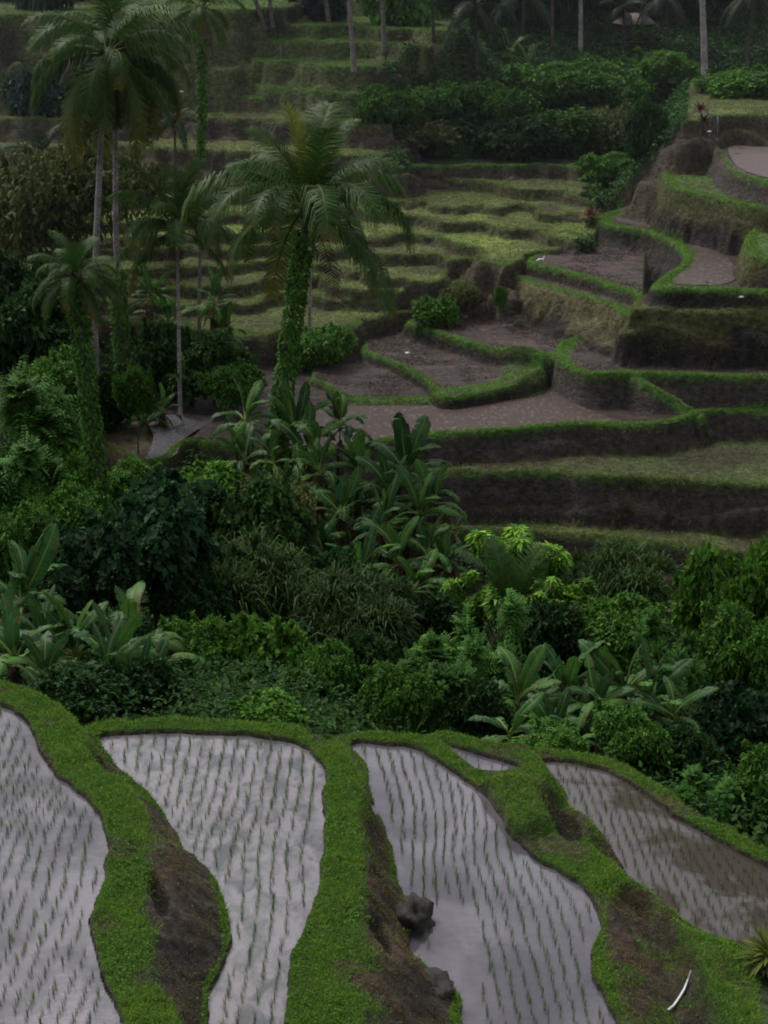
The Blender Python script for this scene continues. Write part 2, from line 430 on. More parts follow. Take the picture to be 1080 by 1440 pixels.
# ---- grid across the valley
def dens(*seg):
    out = []
    for a, b, st in seg: out.append(np.arange(a, b, st))
    return np.concatenate(out + [[seg[-1][1]]])
HY = dens((33.6, 68, .25), (68, 125, .08), (125, 128, .12), (128, 170, .2), (170, 210, 1.0), (210, 460, 8.0))
HG = Grid(HY, lambda y: .235 * y + 3.5, 640, [1.02, 1.08, 1.2, 1.4, 1.8, 2.6, 4, 6])
x, y = HG.X, HG.Y
H = base_ground(x, y)
wx = x + (NZ[2].fbm(x, y, 3.2, 3) - .5) * 4.0
wy = y + (NZ[4].fbm(x, y, 3.2, 3) - .5) * 4.2 + (NZ[5].fbm(x, y, .6, 2) - .5) * .3
COL = np.zeros(x.shape + (3,)); COL[:] = (.022, .032, .012)
far = sstep(120, 150, y)[..., None]
COL = COL * (.6 + .8 * NZ[1].fbm(x, y, 3, 3))[..., None]
WET = np.zeros(x.shape); BD = np.zeros(x.shape); GR = np.zeros(x.shape)      # bund mask, grassiness
TREAD = np.full(x.shape, -1)
RIMS = {}
for idx, (nm, z, rim, tread, wall, k) in enumerate(TER):
    rim = ([(-650, rim[0][1])] if rim[0][0] <= -120 else []) + list(rim) + ([(1750, rim[-1][1])] if rim[-1][0] >= 1130 else [])
    R = np.array([at_z(u, v, z) for u, v in rim]); R = smooth(R)
    RIMS[nm] = R
    a, b = R[0], R[-1]
    P = np.concatenate([R, [b * (260 / b[1]) if b[1] < 250 else b], [a * (260 / a[1])]])
    r0 = max(0, np.searchsorted(HY, R[:, 1].min() - 6) - 1)
    sl = slice(r0, None)
    organic = nm[0] == 'r' or nm == 'G'
    xx, yy = (wx, wy) if organic else (x, y)
    X, Y = x[sl], y[sl]
    ins = inside(xx[sl], yy[sl], P)
    near = slice(r0, min(len(HY), np.searchsorted(HY, R[:, 1].max() + 5)))
    d = np.full(x.shape, 50.0)
    d[near] = seg_dist(xx[near], yy[near], R)
    d = d[sl]
    near2 = slice(r0, min(len(HY), np.searchsorted(HY, 190)))
    dc = np.full(x.shape, 50.0)
    if nm not in ('T0', 'T1', 'T2'): dc[near2] = np.minimum(seg_dist(x[near2], y[near2], np.stack([P[-1], R[0]])), seg_dist(x[near2], y[near2], np.stack([R[-1], P[-2]])))
    dc = dc[sl]
    dn = d.copy()                                    # ragged distance for the wall only
    rag = (NZ[2].fbm(X, Y, 1.6, 3) - .5) * (1.0 if organic else .55) + (NZ[3].fbm(X, Y, .5, 2) - .5) * .3
    dn = np.maximum(0, d + rag * sstep(0, .7, d) )
    fall = dn * k
    # ledges: the wall is cut in slumps
    fall = fall - .30 * np.sin(fall * 3.0 + 5 * NZ[6].n(X * .35, Y * .35)) * sstep(0, .5, fall)
    side = np.maximum(0, dc + rag * .6 * sstep(0, .7, dc)) * (1.2 if (nm[0] == 'r' or nm == 'T9') else 2.6)
    fall = np.where(dc < d * .985, side, fall)
    hw = z - fall
    # lower treads stop against this wall only when it is in front of it
    tz = z + (NZ[3].fbm(X, Y, 1.0, 3) - .5) * (.10 if tread in ('mud', 'wet', 'water') else .22)
    bund = np.exp(-((d - .22) / .2) ** 2) * ins
    tz = tz + bund * .12
    if tread in ('water', 'wet'): tz = tz - .07 * sstep(.3, .6, d)
    cand = np.where(ins, tz, np.where(np.minimum(d, dc) < 7, hw, -99))
    # the wall of an upper terrace may not spread behind its own back
    Hs = H[sl]
    win = cand > Hs
    H[sl] = np.where(win, cand, Hs)
    tc = np.array(TREADCOL[tread]) ; wc = np.array(WALLCOL[wall])
    n1 = NZ[5].fbm(X, Y, 2.5, 4)[..., None]
    if tread in ('mud', 'water', 'wet'): n1 = .5 * n1 + .8 * sstep(.35, .75, NZ[2].fbm(X * .7, Y * 2, .9, 3))[..., None]
    tcol = tc * (.65 + .7 * n1)
    if tread in ('olive', 'grass', 'lime', 'oldgrass'):
        br = sstep(.5, .68, NZ[7].fbm(X, Y, 3.2, 4))[..., None] * (.75 if tread in ('oldgrass', 'olive') else .45)
        tcol = tcol * (1 - br) + np.array((.075, .06, .04)) * br
    bw = dict(T6=1.0, T4=.7, T7=.8, T6b=.6, T3=.5, L1=.5, L2=.7, G=.3).get(nm, .27)
    bw = bw * (.55 + .9 * NZ[1].fbm(X, Y, 1.8, 3))
    bm = (1 - sstep(bw * .75, bw * 1.15, d + (NZ[6].fbm(X, Y, .8, 2) - .5) * .3))[..., None] * ins[..., None]
    bcol = BUND * (1.0 if Y.min() < 95 or z > 11 else .9)
    if tread in ('olive', 'lime', 'oldgrass', 'tan'): bcol = np.array((.12, .15, .048))
    tcol = tcol * (1 - bm) + bcol * bm
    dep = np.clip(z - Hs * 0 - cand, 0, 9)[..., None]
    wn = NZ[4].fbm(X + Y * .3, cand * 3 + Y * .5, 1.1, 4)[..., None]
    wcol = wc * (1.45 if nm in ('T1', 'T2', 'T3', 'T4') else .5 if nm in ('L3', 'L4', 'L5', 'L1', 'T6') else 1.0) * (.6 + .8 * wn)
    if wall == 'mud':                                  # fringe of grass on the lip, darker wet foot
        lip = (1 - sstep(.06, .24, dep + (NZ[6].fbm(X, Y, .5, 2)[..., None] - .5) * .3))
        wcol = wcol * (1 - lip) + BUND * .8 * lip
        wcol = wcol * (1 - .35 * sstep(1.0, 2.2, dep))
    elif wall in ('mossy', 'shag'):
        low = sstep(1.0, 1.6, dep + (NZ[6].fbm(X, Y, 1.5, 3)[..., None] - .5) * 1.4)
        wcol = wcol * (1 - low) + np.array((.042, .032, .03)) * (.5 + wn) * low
    elif wall == 'brown':
        lip = (1 - sstep(.05, .3, dep))
        wcol = wcol * (1 - lip) + np.array((.07, .09, .03)) * lip
    elif wall == 'gully':
        g = sstep(.5, .7, NZ[2].fbm(X, Y, 4.0, 4))[..., None] * .7
        wcol = wcol * (1 - g) + np.array((.035, .022, .018)) * g
    sd = ((dc < d * .985) & ~ins)[..., None]
    wcol = np.where(sd & (organic or nm in ('T7', 'T8', 'T9')), np.array((.045, .07, .022)) * (.4 + wn), wcol)
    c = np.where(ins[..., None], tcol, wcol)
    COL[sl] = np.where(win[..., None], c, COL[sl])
    WET[sl] = np.where(win, np.where(ins, (.75 if tread in ('mud', 'water', 'wet') else .1) * (1 - bm[..., 0]), (.55 * (dep[..., 0] > .6) if wall == 'mud' else .05)), WET[sl])
    BD[sl] = np.where(win, bm[..., 0] * (1 - 0) + (~ins) * (dep[..., 0] < .1) * .4, BD[sl])
    GR[sl] = np.where(win, (ins * (tread in ('grass', 'olive', 'lime', 'oldgrass', 'tan'))).astype(float) + (~ins) * (wall in ('mossy', 'shag', 'grassy', 'gully')) * (dep[..., 0] < 1.2) * .8, GR[sl])
    TREAD[sl] = np.where(win, np.where(ins, idx, np.where(sd[..., 0] & (organic or nm in ('T7', 'T8', 'T9')), -1, -2 - idx)), TREAD[sl])

# the rain-soaked grass patch beside the two lower mud terraces, and the low bund closing the big brown pool
def blob_mask(u, v, ru, rv, z):
    c = at_z(u, v, z); e = at_z(u + ru, v, z); g = at_z(u, v - rv, z)
    return np.exp(-(((x - c[0]) / (e[0] - c[0])) ** 2 + ((y - c[1]) / (g[1] - c[1])) ** 2) ** 2)
mk = blob_mask(735, 528, 34, 15, 5.9)[..., None]
COL = COL * (1 - mk) + np.array((.055, .10, .025)) * (.6 + .8 * NZ[1].fbm(x, y, .8, 3)[..., None]) * mk
H = H + mk[..., 0] * .35; GR = np.maximum(GR, mk[..., 0])
mk = blob_mask(185, 622, 30, 40, 5.2)[..., None]
COL = COL * (1 - mk) + np.array((.15, .12, .06)) * (.6 + .8 * NZ[1].fbm(x, y, .8, 3)[..., None]) * mk
R6 = smooth(np.array([at_z(u, v, 5.35) for u, v in pl('470,566 540,566 600,566 650,562 700,553 740,545 770,532')]))
sl = slice(np.searchsorted(HY, R6[:, 1].min() - 2), np.searchsorted(HY, R6[:, 1].max() + 2))
d6 = seg_dist(x[sl], y[sl], R6); b6 = np.exp(-(d6 / .3) ** 2)
H[sl] = np.maximum(H[sl], 5.3 + .3 * b6 - 2.5 * np.maximum(0, d6 - .5)); m6 = (1 - sstep(.25, .45, d6))[..., None]
COL[sl] = COL[sl] * (1 - m6) + BUND * m6; BD[sl] = np.maximum(BD[sl], m6[..., 0])
# the descending green rib in front of the bowl-shaped wall
rib = [at_z(887, 523, 6.95), at_z(905, 533, 6.75), at_z(925, 546, 6.4), at_z(950, 559, 6.0), at_z(968, 572, 5.65), at_z(986, 582, 5.4)]
ribz = [6.95, 6.75, 6.4, 6.0, 5.65, 5.4]
ra = min(p[1] for p in rib) - 2; rb_ = max(p[1] for p in rib) + 2
sl = slice(np.searchsorted(HY, ra), np.searchsorted(HY, rb_))
for (p0, z0), (p1, z1) in zip(zip(rib[:-1], ribz[:-1]), zip(rib[1:], ribz[1:])):
    e_ = p1 - p0; tt = np.clip(((x[sl] - p0[0]) * e_[0] + (y[sl] - p0[1]) * e_[1]) / (e_ @ e_), 0, 1)
    dd = np.hypot(x[sl] - p0[0] - tt * e_[0], y[sl] - p0[1] - tt * e_[1]); zz = z0 + (z1 - z0) * tt
    cand = zz - 2.6 * np.maximum(0, dd - .12)
    w = cand > H[sl] - .02
    H[sl] = np.maximum(H[sl], cand)
    gcol = np.where((dd < .3)[..., None], BUND, np.array((.060, .046, .038)))
    COL[sl] = np.where(w[..., None], gcol, COL[sl]); BD[sl] = np.where(w & (dd < .28), 1, BD[sl])
# winding footpath in the upper right
RP = smooth(np.array([at_z(u, v, 14.7) for u, v in pl('985,188 1000,203 1012,213 1018,222 1032,236 1060,247 1120,258')]))
sl = slice(np.searchsorted(HY, RP[:, 1].min() - 2), np.searchsorted(HY, RP[:, 1].max() + 2))
dp = seg_dist(x[sl], y[sl], RP); mp_ = (1 - sstep(.25, .45, dp))[..., None]
COL[sl] = COL[sl] * (1 - mp_) + np.array((.15, .115, .105)) * mp_

V = np.stack([HG.X, HG.Y, H], -1).reshape(-1, 3)
me = np_mesh('hillside_terrain', V, HG.faces(), M_EARTH, COL.reshape(-1, 3), True, {'wet': WET.ravel()})
struct('hillside_terrain', me)

# ------------------------------------------------------------------ foreground paddies
FGP = {
 'P1': (15.3, pl('-160,985 -20,987 0,993 30,1010 50,1035 60,1070 80,1095 110,1115 135,1140 147,1170 149,1200 148,1240 135,1265 126,1290 128,1320 135,1345 145,1375 158,1410 172,1450 190,1500 205,1560 -160,1560')),
 'P2': (14.5, pl('135,1037 190,1033 250,1032 350,1035 410,1045 445,1065 457,1085 452,1130 455,1165 452,1200 448,1240 440,1280 425,1310 412,1340 405,1370 402,1410 402,1500 402,1560 285,1560 290,1500 295,1430 298,1390 315,1365 325,1340 320,1290 315,1245 290,1225 255,1190 225,1135 195,1105 165,1080 145,1055')),
 'P3': (13.4, pl('490,1045 545,1048 590,1055 620,1075 650,1095 680,1120 705,1150 710,1170 735,1195 760,1215 800,1235 830,1262 845,1290 845,1305 830,1330 825,1355 835,1385 850,1415 870,1450 890,1500 900,1560 640,1560 645,1500 652,1440 648,1410 635,1385 600,1362 580,1340 578,1310 572,1265 556,1240 556,1215 550,1180 525,1130 520,1090 505,1065')),
 'P5': (13.2, pl('618,1046 650,1055 690,1067 725,1079 732,1085 690,1089 665,1086 640,1068')),
 'P4': (12.2, pl('752,1071 800,1073 850,1083 885,1103 920,1128 960,1158 1010,1183 1080,1223 1150,1263 1250,1320 1250,1420 1150,1390 1060,1330 1010,1325 960,1300 915,1265 880,1230 850,1200 815,1165 800,1130 780,1095')),
}
FP = {k: (z, smooth(np.array([at_z(u, v, z) for u, v in p]), True)) for k, (z, p) in FGP.items()}
FY = dens((15.5, 34.2, .034),)
FG = Grid(FY, lambda y: .235 * y + 1.0, 430, [1.02, 1.06, 1.12, 1.3, 1.6, 2.2, 3.5, 6, 9])
fx, fy = FG.X, FG.Y

def fg_height(x, y, bg):
    wob = (NZ[2].fbm(x, y, .9, 3) - .5) * .16
    D = {}
    for k, (z, P) in FP.items():
        d = seg_dist(x, y, P, True); D[k] = np.where(inside(x, y, P), -d, d) + (NZ[1].fbm(x, y, .45, 3) - .5) * .16
    low = dict(P1='P2', P2='P3', P3='P4', P5='P4')
    Hh = bg.copy(); T = np.zeros(x.shape); TH = np.full(x.shape, .7); top = np.zeros(x.shape)
    for k, (z, P) in FP.items():
        d = np.maximum(0, D[k])
        wout = dict(P1=.75, P2=.5, P3=.45, P5=.45, P4=.42)[k]
        crest = z + .09
        g = crest - 1.7 * np.maximum(0, d + wob - wout) - 1.4 * np.maximum(0, d - wout) ** 2
        tt = np.clip((d - wout) / 2, 0, 1)
        if k in low:
            dj = np.maximum(0, D[low[k]]); zj = FP[low[k]][0]
            if k == 'P3': 
                dj2 = np.maximum(0, D['P5']);
            t = d / (d + dj + 1e-6)
            a0 = {'P1': .46, 'P2': .42, 'P3': .34, 'P5': .4}[k]
            s = sstep(a0, 1.02, t + wob * .9)
            S = {'P1': np.interp(y, [24, 27], [2.6, 1.5]), 'P2': np.interp(y, [24, 27.5], [3.0, 1.3]), 'P3': np.interp(y, [23.5, 26], [6.5, 2.3]), 'P5': 1.7}[k]
            g2 = crest - (crest - zj - .03) * s - 2.2 * np.maximum(0, d + dj - S)
            T = np.where(g > Hh, 0, T); TH = np.where(g > Hh, .7, TH); T = np.where(g2 > np.maximum(g, Hh), t, T); TH = np.where(g2 > np.maximum(g, Hh), {'P1': .36, 'P2': .47, 'P3': .56, 'P5': .8}[k] + .3 * sstep(25.5, 28.5, y), TH)
            g = np.maximum(g, g2)
        hig = g > Hh
        top = np.where(hig, crest - g, top)
        Hh = np.maximum(Hh, g)
    # mound with a cut face between the small pool and the brown paddy
    mz = 13.75
    MP = smooth(np.array([at_z(u, v, mz) for u, v in pl('672,1093 720,1090 768,1096 792,1118 770,1128 758,1150 722,1162 700,1130')]), True)
    md = seg_dist(x, y, MP, True); md = np.where(inside(x, y, MP), -md, md)
    gm = mz - 1.1 * np.maximum(0, md + wob); Hh = np.maximum(Hh, gm)
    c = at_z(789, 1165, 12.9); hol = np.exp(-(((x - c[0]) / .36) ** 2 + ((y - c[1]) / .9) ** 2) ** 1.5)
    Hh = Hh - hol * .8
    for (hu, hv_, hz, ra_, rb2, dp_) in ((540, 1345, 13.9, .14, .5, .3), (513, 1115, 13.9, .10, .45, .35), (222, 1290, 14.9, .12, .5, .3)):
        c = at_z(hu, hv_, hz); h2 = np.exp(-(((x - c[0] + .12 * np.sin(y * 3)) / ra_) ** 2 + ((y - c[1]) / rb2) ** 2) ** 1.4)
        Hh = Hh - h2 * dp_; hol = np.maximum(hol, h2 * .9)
    SC = smooth(np.array([at_z(u, v, 12.9) for u, v in pl('868,1282 905,1292 940,1330 970,1372 1000,1440 1030,1520 880,1520 862,1440 846,1385 846,1335 858,1305')]), True)
    sd_ = seg_dist(x, y, SC, True); sd_ = np.where(inside(x, y, SC), -sd_, sd_)
    cc = at_z(900, 1380, 12.9); scar = sstep(.12, -.12, sd_ + wob) if False else (1 - sstep(-.15, .1, sd_ + wob))
    scarp = scar * np.clip((x - (cc[0] - .45)) / .9, 0, 1)
    Hh = Hh - .55 * scarp
    nearest = np.full(x.shape, 9.)
    for k in FP:
        z = FP[k][0]; d = D[k]
        if k == 'P3': steep = 5
        else: steep = 6
        cap = np.where(d < 0, z - .12, z - .03 + steep * (d + np.maximum(0, wob) * .4))
        Hh = np.minimum(Hh, cap)
        nearest = np.minimum(nearest, np.abs(d) + (d < 0) * 0)
    return Hh, D, T, hol, TH, scar
bgf = base_ground(fx, fy)
FH, FD, FT, HOL, FTH, SCAR = fg_height(fx, fy, bgf)
out = np.minimum.reduce([FD[k] for k in FD])
lump = (NZ[3].fbm(fx, fy, .25, 3) - .5) * .10 + (NZ[5].fbm(fx, fy, .09, 2) - .5) * .04
FH = FH + lump * (out > 0) * sstep(0, .2, out)
gy, gx = np.gradient(FH)
slope = np.hypot(gx / np.gradient(fx, axis=1), gy / .034)
n1 = NZ[4].fbm(fx, fy, .7, 4); n2 = NZ[6].fbm(fx, fy, .3, 3)
grassy = 1 - sstep(-.1, .12, FT - FTH + (n1 - .5) * .55)                 # lower part of each bank is bare
bare = sstep(.56, .66, NZ[7].fbm(fx, fy, 1.1, 3))
grassy = grassy * (1 - .75 * bare)
# lower right slope: bare earth gully with grass beyond
gul = SCAR * (1 - .35 * sstep(.5, .6, NZ[6].fbm(fx, fy, .5, 3)))
c = at_z(1030, 1390, 12.4); rg = np.exp(-(((fx - c[0]) / .75) ** 2 + ((fy - c[1]) / 1.6) ** 2) ** 1.5)
grassy = np.clip(np.maximum(grassy * (1 - gul), rg * .85), 0, 1)
grassy = grassy * (1 - HOL) * sstep(0.0, .05, out)
gc = np.array((.06, .15, .018)); gc2 = np.array((.10, .17, .025)); mudc = np.array((.065, .052, .040)); red = np.array((.11, .075, .045))
g3 = grassy[..., None]
colf = (gc * (1 - n1[..., None]) + gc2 * n1[..., None]) * .75
mcol = mudc * (.5 + n2[..., None]) 
rm = sstep(.5, .62, n1)[..., None]
mcol = mcol * (1 - rm * .6) + red * rm * .6
colf = colf * g3 + mcol * (1 - g3)
mo = np.exp(-(((fx - at_z(735, 1112, 13.7)[0]) / .6) ** 2 + ((fy - at_z(735, 1112, 13.7)[1]) / 1.0) ** 2) ** 2)[..., None] * .8
colf = colf * (1 - mo) + np.array((.095, .10, .035)) * mo
colf = np.where((HOL > .3)[..., None], np.array((.022, .016, .010)), colf)  # hollows painted near-black, their shade put into the colour
edge = (1 - sstep(.0, .035, out))[..., None]; colf = colf * (1 - edge) + np.array((.035, .028, .022)) * edge
V = np.stack([fx, fy, FH], -1).reshape(-1, 3)
me = np_mesh('paddy_banks', V, FG.faces(), M_EARTH, colf.reshape(-1, 3), True, {'wet': (edge[..., 0] * .8).ravel()})
struct('paddy_terrain', me)

def hgt(px, py):
    px = np.atleast_1d(np.asarray(px, float)); py = np.atleast_1d(np.asarray(py, float))
    return np.where(py < 33.9, FG.sample(FH, px, py), HG.sample(H, px, py))
def hit(u, v, t0=17, t1=300):
    d = ray(u, v); t = np.arange(t0, t1, .1)
    X, Y, Z = d[0] * t, d[1] * t, CAMZ + d[2] * t
    b = np.nonzero((Z < hgt(X, Y)) & (Y > 15.6))[0]
    if len(b) == 0: return None
    i = b[0]; return np.array([X[i], Y[i], float(hgt(X[i], Y[i])[0])])

# ------------------------------------------------------------------ water sheets
def water(name, z, P, mat, grow=.15):
    c = P.mean(0); Q = []
    n = len(P)
    for i in range(n):
        e = P[(i + 1) % n] - P[i - 1]; nn = np.array([e[1], -e[0]]); nn /= np.linalg.norm(nn) + 1e-9
        Q.append(P[i] + nn * grow)
    area = 0.5 * np.sum(P[:, 0] * np.roll(P[:, 1], -1) - np.roll(P[:, 0], -1) * P[:, 1])
    if area < 0: Q = [P[i] - (np.array(q) - P[i]) for i, q in enumerate(Q)]; 
    me = bpy.data.meshes.new(name)
    idx = list(range(n)); 
    if area < 0: idx = idx[::-1]
    me.from_pydata([(q[0], q[1], z) for q in Q], [], [idx]); me.materials.append(mat)
    return struct(name, me)
W1 = mat_water('milky_water', (.085, .070, .086), (.040, .036, .048), .07, .7, .11)
W2 = mat_water('mottled_water', (.150, .130, .140), (.036, .042, .042), .09, 3.0, .08, lo=.42, hi=.64, stretch=(1, .6, 1), pk=.3)  # mottling painted in place of cloud reflections
W3 = mat_water('lavender_water', (.088, .072, .090), (.052, .045, .060), .06, .5, .11)
W4 = mat_water('brown_water', (.060, .047, .045), (.030, .018, .009), .07, .55, .04, lo=.45, hi=.53, pk=.8)  # dark patches painted in place of tree reflections
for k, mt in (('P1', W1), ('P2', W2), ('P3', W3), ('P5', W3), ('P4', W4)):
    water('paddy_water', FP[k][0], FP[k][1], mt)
W5 = mat_water('muddy_pool', (.058, .036, .026), (.16, .135, .13), .25, 4.5, -.14, stretch=(1, .5, 1), lo=.52, hi=.72, bump=.02)
def poolmesh(name, z, pix, mat):
    P = smooth(np.array([at_z(u, v, z) for u, v in pix]), True)
    return water(name, z, P, mat, 0)
poolmesh('terrace_pool_water', 5.33, pl('470,570 540,570 600,570 650,566 700,557 740,549 768,538 790,560 860,590 905,594 960,590 940,597 850,595 800,594 700,603 620,607 560,611 500,626 450,628 400,625 380,600 420,580'), W5)
poolmesh('terrace_pool_water', 5.33, pl('290,590 330,600 350,615 350,630 300,624 284,614 270,617 283,603'), W5)
W6 = mat_water('silver_pool', (.22, .20, .225), (.12, .11, .12), .10, 2.0, .35)
poolmesh('terrace_pool_water', 5.335, pl('208,588 240,582 305,584 296,596 274,606 260,616 252,628 248,642 200,652 212,630 217,612 208,600'), W6)
poolmesh('terrace_pool_water', 10.56, pl('862,304 900,312 950,325 985,338 1000,352 1030,365 1040,400 960,401 940,396 962,380 978,364 970,345 945,330 905,318 868,312'), W5)
poolmesh('terrace_pool_water', 14.56, pl('1020,200 1100,200 1140,250 1085,252 1045,240 1030,228'), mat_water('brown_upper_pool', (.085, .052, .042), (.10, .075, .065), .35, 1.5, -.3))
# ------------------------------------------------------------------ plants: generators
def unit(a): return a / (np.linalg.norm(a, axis=-1, keepdims=True) + 1e-9)
def jit(c, n, r=.2, rng=RNG):
    c = np.asarray(c, float)
    k = 1 + (rng.random((n, 1)) - .5) * 2 * r
    h = 1 + (rng.random((n, 3)) - .5) * r * .5
    return c * k * h

GREEN = dict(dark=(.026, .066, .018), blue=(.028, .068, .026), mid=(.062, .155, .024), bright=(.095, .225, .03),
             lime=(.21, .40, .045), olive=(.080, .095, .030), fern=(.060, .155, .028), brown=(.055, .038, .024))

def blob_points(rng, n, lobes):
    """lobes: (cx,cy,cz,rx,ry,rz). Points near the lobes' outer shell, with outward normals"""
    lb = np.array(lobes, float); w = (lb[:, 3] * lb[:, 4] * lb[:, 5]) ** .67; w /= w.sum()
    k = rng.choice(len(lb), n, p=w)
    d = unit(rng.normal(size=(n, 3))); d[:, 2] = np.abs(d[:, 2]) * np.where(rng.random(n) < .75, 1, -1)
    r = 1 - np.abs(rng.normal(0, .16, n)) - .02; r = np.clip(r, .2, 1.08)
    r *= 1 + .16 * np.sin(d[:, 0] * 7 + k) * np.sin(d[:, 2] * 6 + 2 * k) + .1 * np.sin(d[:, 1] * 11 + k)
    P = lb[k, :3] + d * lb[k, 3:] * r[:, None]
    return P, unit(d / lb[k, 3:]), r

def rand_lobes(rng, n, R, Hh, base=.25):
    """irregular crown of radius R, height Hh sitting from z = base*Hh upward"""
    out = []
    n = int(n * 1.6)
    for i in range(n):
        a = i * 2.4 + rng.random(); q = ((i + .5) / n) ** .55 * .80
        zz = base + (1 - base) * (.18 + .66 * rng.random()) * (1 - .30 * q * q)
        s = (.17 + .27 * rng.random()) * (1.25 - .45 * q)
        out.append((math.cos(a) * q * R, math.sin(a) * q * R, zz * Hh, s * R, s * R, s * .8 * min(R, Hh)))
    return out

def foliage_mesh(name, seed, R, Hh, kind, nleaf, lsize, col, tipcol=None, nl=9, mat=None, base=.2):
    rng = np.random.default_rng(seed); g = Geo()
    lobes = rand_lobes(rng, nl, R, Hh, base)
    P, Nn, r = blob_points(rng, nleaf, lobes)
    up = np.array([0, 0, 1.0])
    L = lsize * (.6 + .8 * rng.random(nleaf))
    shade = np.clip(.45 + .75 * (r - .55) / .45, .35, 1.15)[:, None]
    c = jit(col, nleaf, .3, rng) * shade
    if tipcol is not None:
        tip = (rng.random(nleaf) < .55 * np.clip((Nn[:, 2] - .1) * 1.6, 0, 1)) & (r > .93)
        # tips come in sprays
        ph = np.sin(P[:, 0] * 4.1 + seed) + np.sin(P[:, 1] * 3.7) + np.sin(P[:, 2] * 5.3)
        tip &= ph > .2
        c[tip] = jit(tipcol, tip.sum(), .3, rng)
    # long shoots break the outline
    ns = 34; per = nleaf // 4 // ns; q0 = 0
    for j in range(ns):
        k0 = rng.integers(nleaf); dd = unit(Nn[k0] + rng.normal(size=3) * .35 + np.array([0, 0, .25])); ln = (.18 + .32 * rng.random())
        tt = rng.random(per); sl_ = slice(q0, q0 + per); q0 += per
        P[sl_] = P[k0] * .92 + dd * (tt * ln)[:, None] + np.array([0, 0, -.5]) * (tt ** 2 * ln * .6)[:, None] + rng.normal(size=(per, 3)) * .022 * (1.3 - tt[:, None])
        Nn[sl_] = unit(dd + rng.normal(size=(per, 3)) * .4); r[sl_] = .85 + .2 * tt
    c = jit(col, nleaf, .3, rng) * np.clip(.45 + .75 * (r - .55) / .45, .35, 1.15)[:, None]  # inner leaves darkened in colour to imitate shade inside the crown
    if tipcol is not None:
        tip = (rng.random(nleaf) < .6) & (r > .94) & (P[:, 2] > Hh * .42) & (np.sin(P[:, 0] * 5.1 + seed) + np.sin(P[:, 1] * 4.7) > -.7); tip[:q0] |= rng.random(q0) < .12
        c[tip] = jit(tipcol, tip.sum(), .3, rng)
    D = unit(Nn * .55 + rng.normal(size=(nleaf, 3)) * .55 + np.array([0, 0, -.25]))
    NN = unit(Nn * .6 + up * .7 + rng.normal(size=(nleaf, 3)) * .35)
    if kind == 'round': g.leaves(P, D, NN, L, L * .85, c, .08, 'round', .15)
    elif kind == 'oval': g.leaves(P, D, NN, L, L * .5, c, .06, 'diamond', .15)
    elif kind == 'blade': 
        D = unit(Nn * .5 + up * .5 + rng.normal(size=(nleaf, 3)) * .35)
        g.leaves(P, D, NN, L * 2.4, L * .16, c, .0, 'blade', .6)
    elif kind == 'fern':                             # pinnate sprays
        m = nleaf // 14
        P, Nn, D = P[:m], Nn[:m], unit(Nn[:m] * .8 + rng.normal(size=(m, 3)) * .45 + np.array([0, 0, -.1]))
        NN = unit(up + Nn * .4 + rng.normal(size=(m, 3)) * .2); S = unit(np.cross(D, NN))
        LL = L[:m] * 3.2
        for q in range(7):
            s = (q + .8) / 7.5
            pp = P + D * LL[:, None] * s - up * (LL * .28 * s * s)[:, None]
            for sd in (-1, 1):
                g.leaves(pp, unit(S * sd + D * .35 - up * .18), NN, LL * .34 * (1.1 - .75 * s), LL * .11, c[:m], .04, 'diamond', .1)
    elif kind == 'palmate':                          # umbrella of leaflets at twig ends
        m = nleaf // 7
        P, Nn = P[:m], Nn[:m]; NN = unit(up + Nn * .5 + rng.normal(size=(m, 3)) * .25)
        A = unit(np.cross(NN, rng.normal(size=(m, 3)))); B = np.cross(NN, A)
        for q in range(7):
            th = q * 2 * PI / 7
            g.leaves(P, unit(A * math.cos(th) + B * math.sin(th) - NN * .25), NN, L[:m] * 1.3, L[:m] * .42, c[:m], .03, 'diamond', .1)
    return g.mesh(name, mat or M_LEAF)

def woody_mesh(name, seed, R, Hh, r0, col=(.07, .055, .042), lean=.1, nb=6, bare=.3):
    rng = np.random.default_rng(seed); g = Geo()
    top = np.array([rng.normal() * lean * Hh, rng.normal() * lean * Hh, Hh * .8])
    m = 7; t = np.linspace(0, 1, m)[:, None]
    pts = top * t + np.array([[math.sin(i * 1.3 + seed) * .05 * R, math.cos(i * 1.7 + seed) * .05 * R, 0] for i in range(m)]) * t
    g.tube(pts, r0 * (1 - .8 * t[:, 0]) * np.where(t[:, 0] == 0, 1.3, 1), col, 7)
    for b in range(nb):
        s = bare + (1 - bare) * (b + .5) / nb * .9
        p0 = np.array([np.interp(s, t[:, 0], pts[:, k]) for k in range(3)])
        a = b * 2.4 + seed; L = R * (.75 - .3 * s) * (.8 + .4 * rng.random())
        e = p0 + np.array([math.cos(a) * L, math.sin(a) * L, L * .55 + .1 * Hh * rng.random()])
        mid = (p0 + e) / 2 + rng.normal(size=3) * .06 * R - np.array([0, 0, .08 * L])
        g.tube([p0, mid, e], [r0 * .45, r0 * .3, r0 * .12], col, 5)
        e2 = mid + np.array([math.cos(a + 1) * L * .5, math.sin(a + 1) * L * .5, L * .4])
        g.tube([mid, (mid + e2) / 2 + rng.normal(size=3) * .02, e2], [r0 * .25, r0 * .16, r0 * .08], col, 4)
    return g.mesh(name, M_BARK, True)

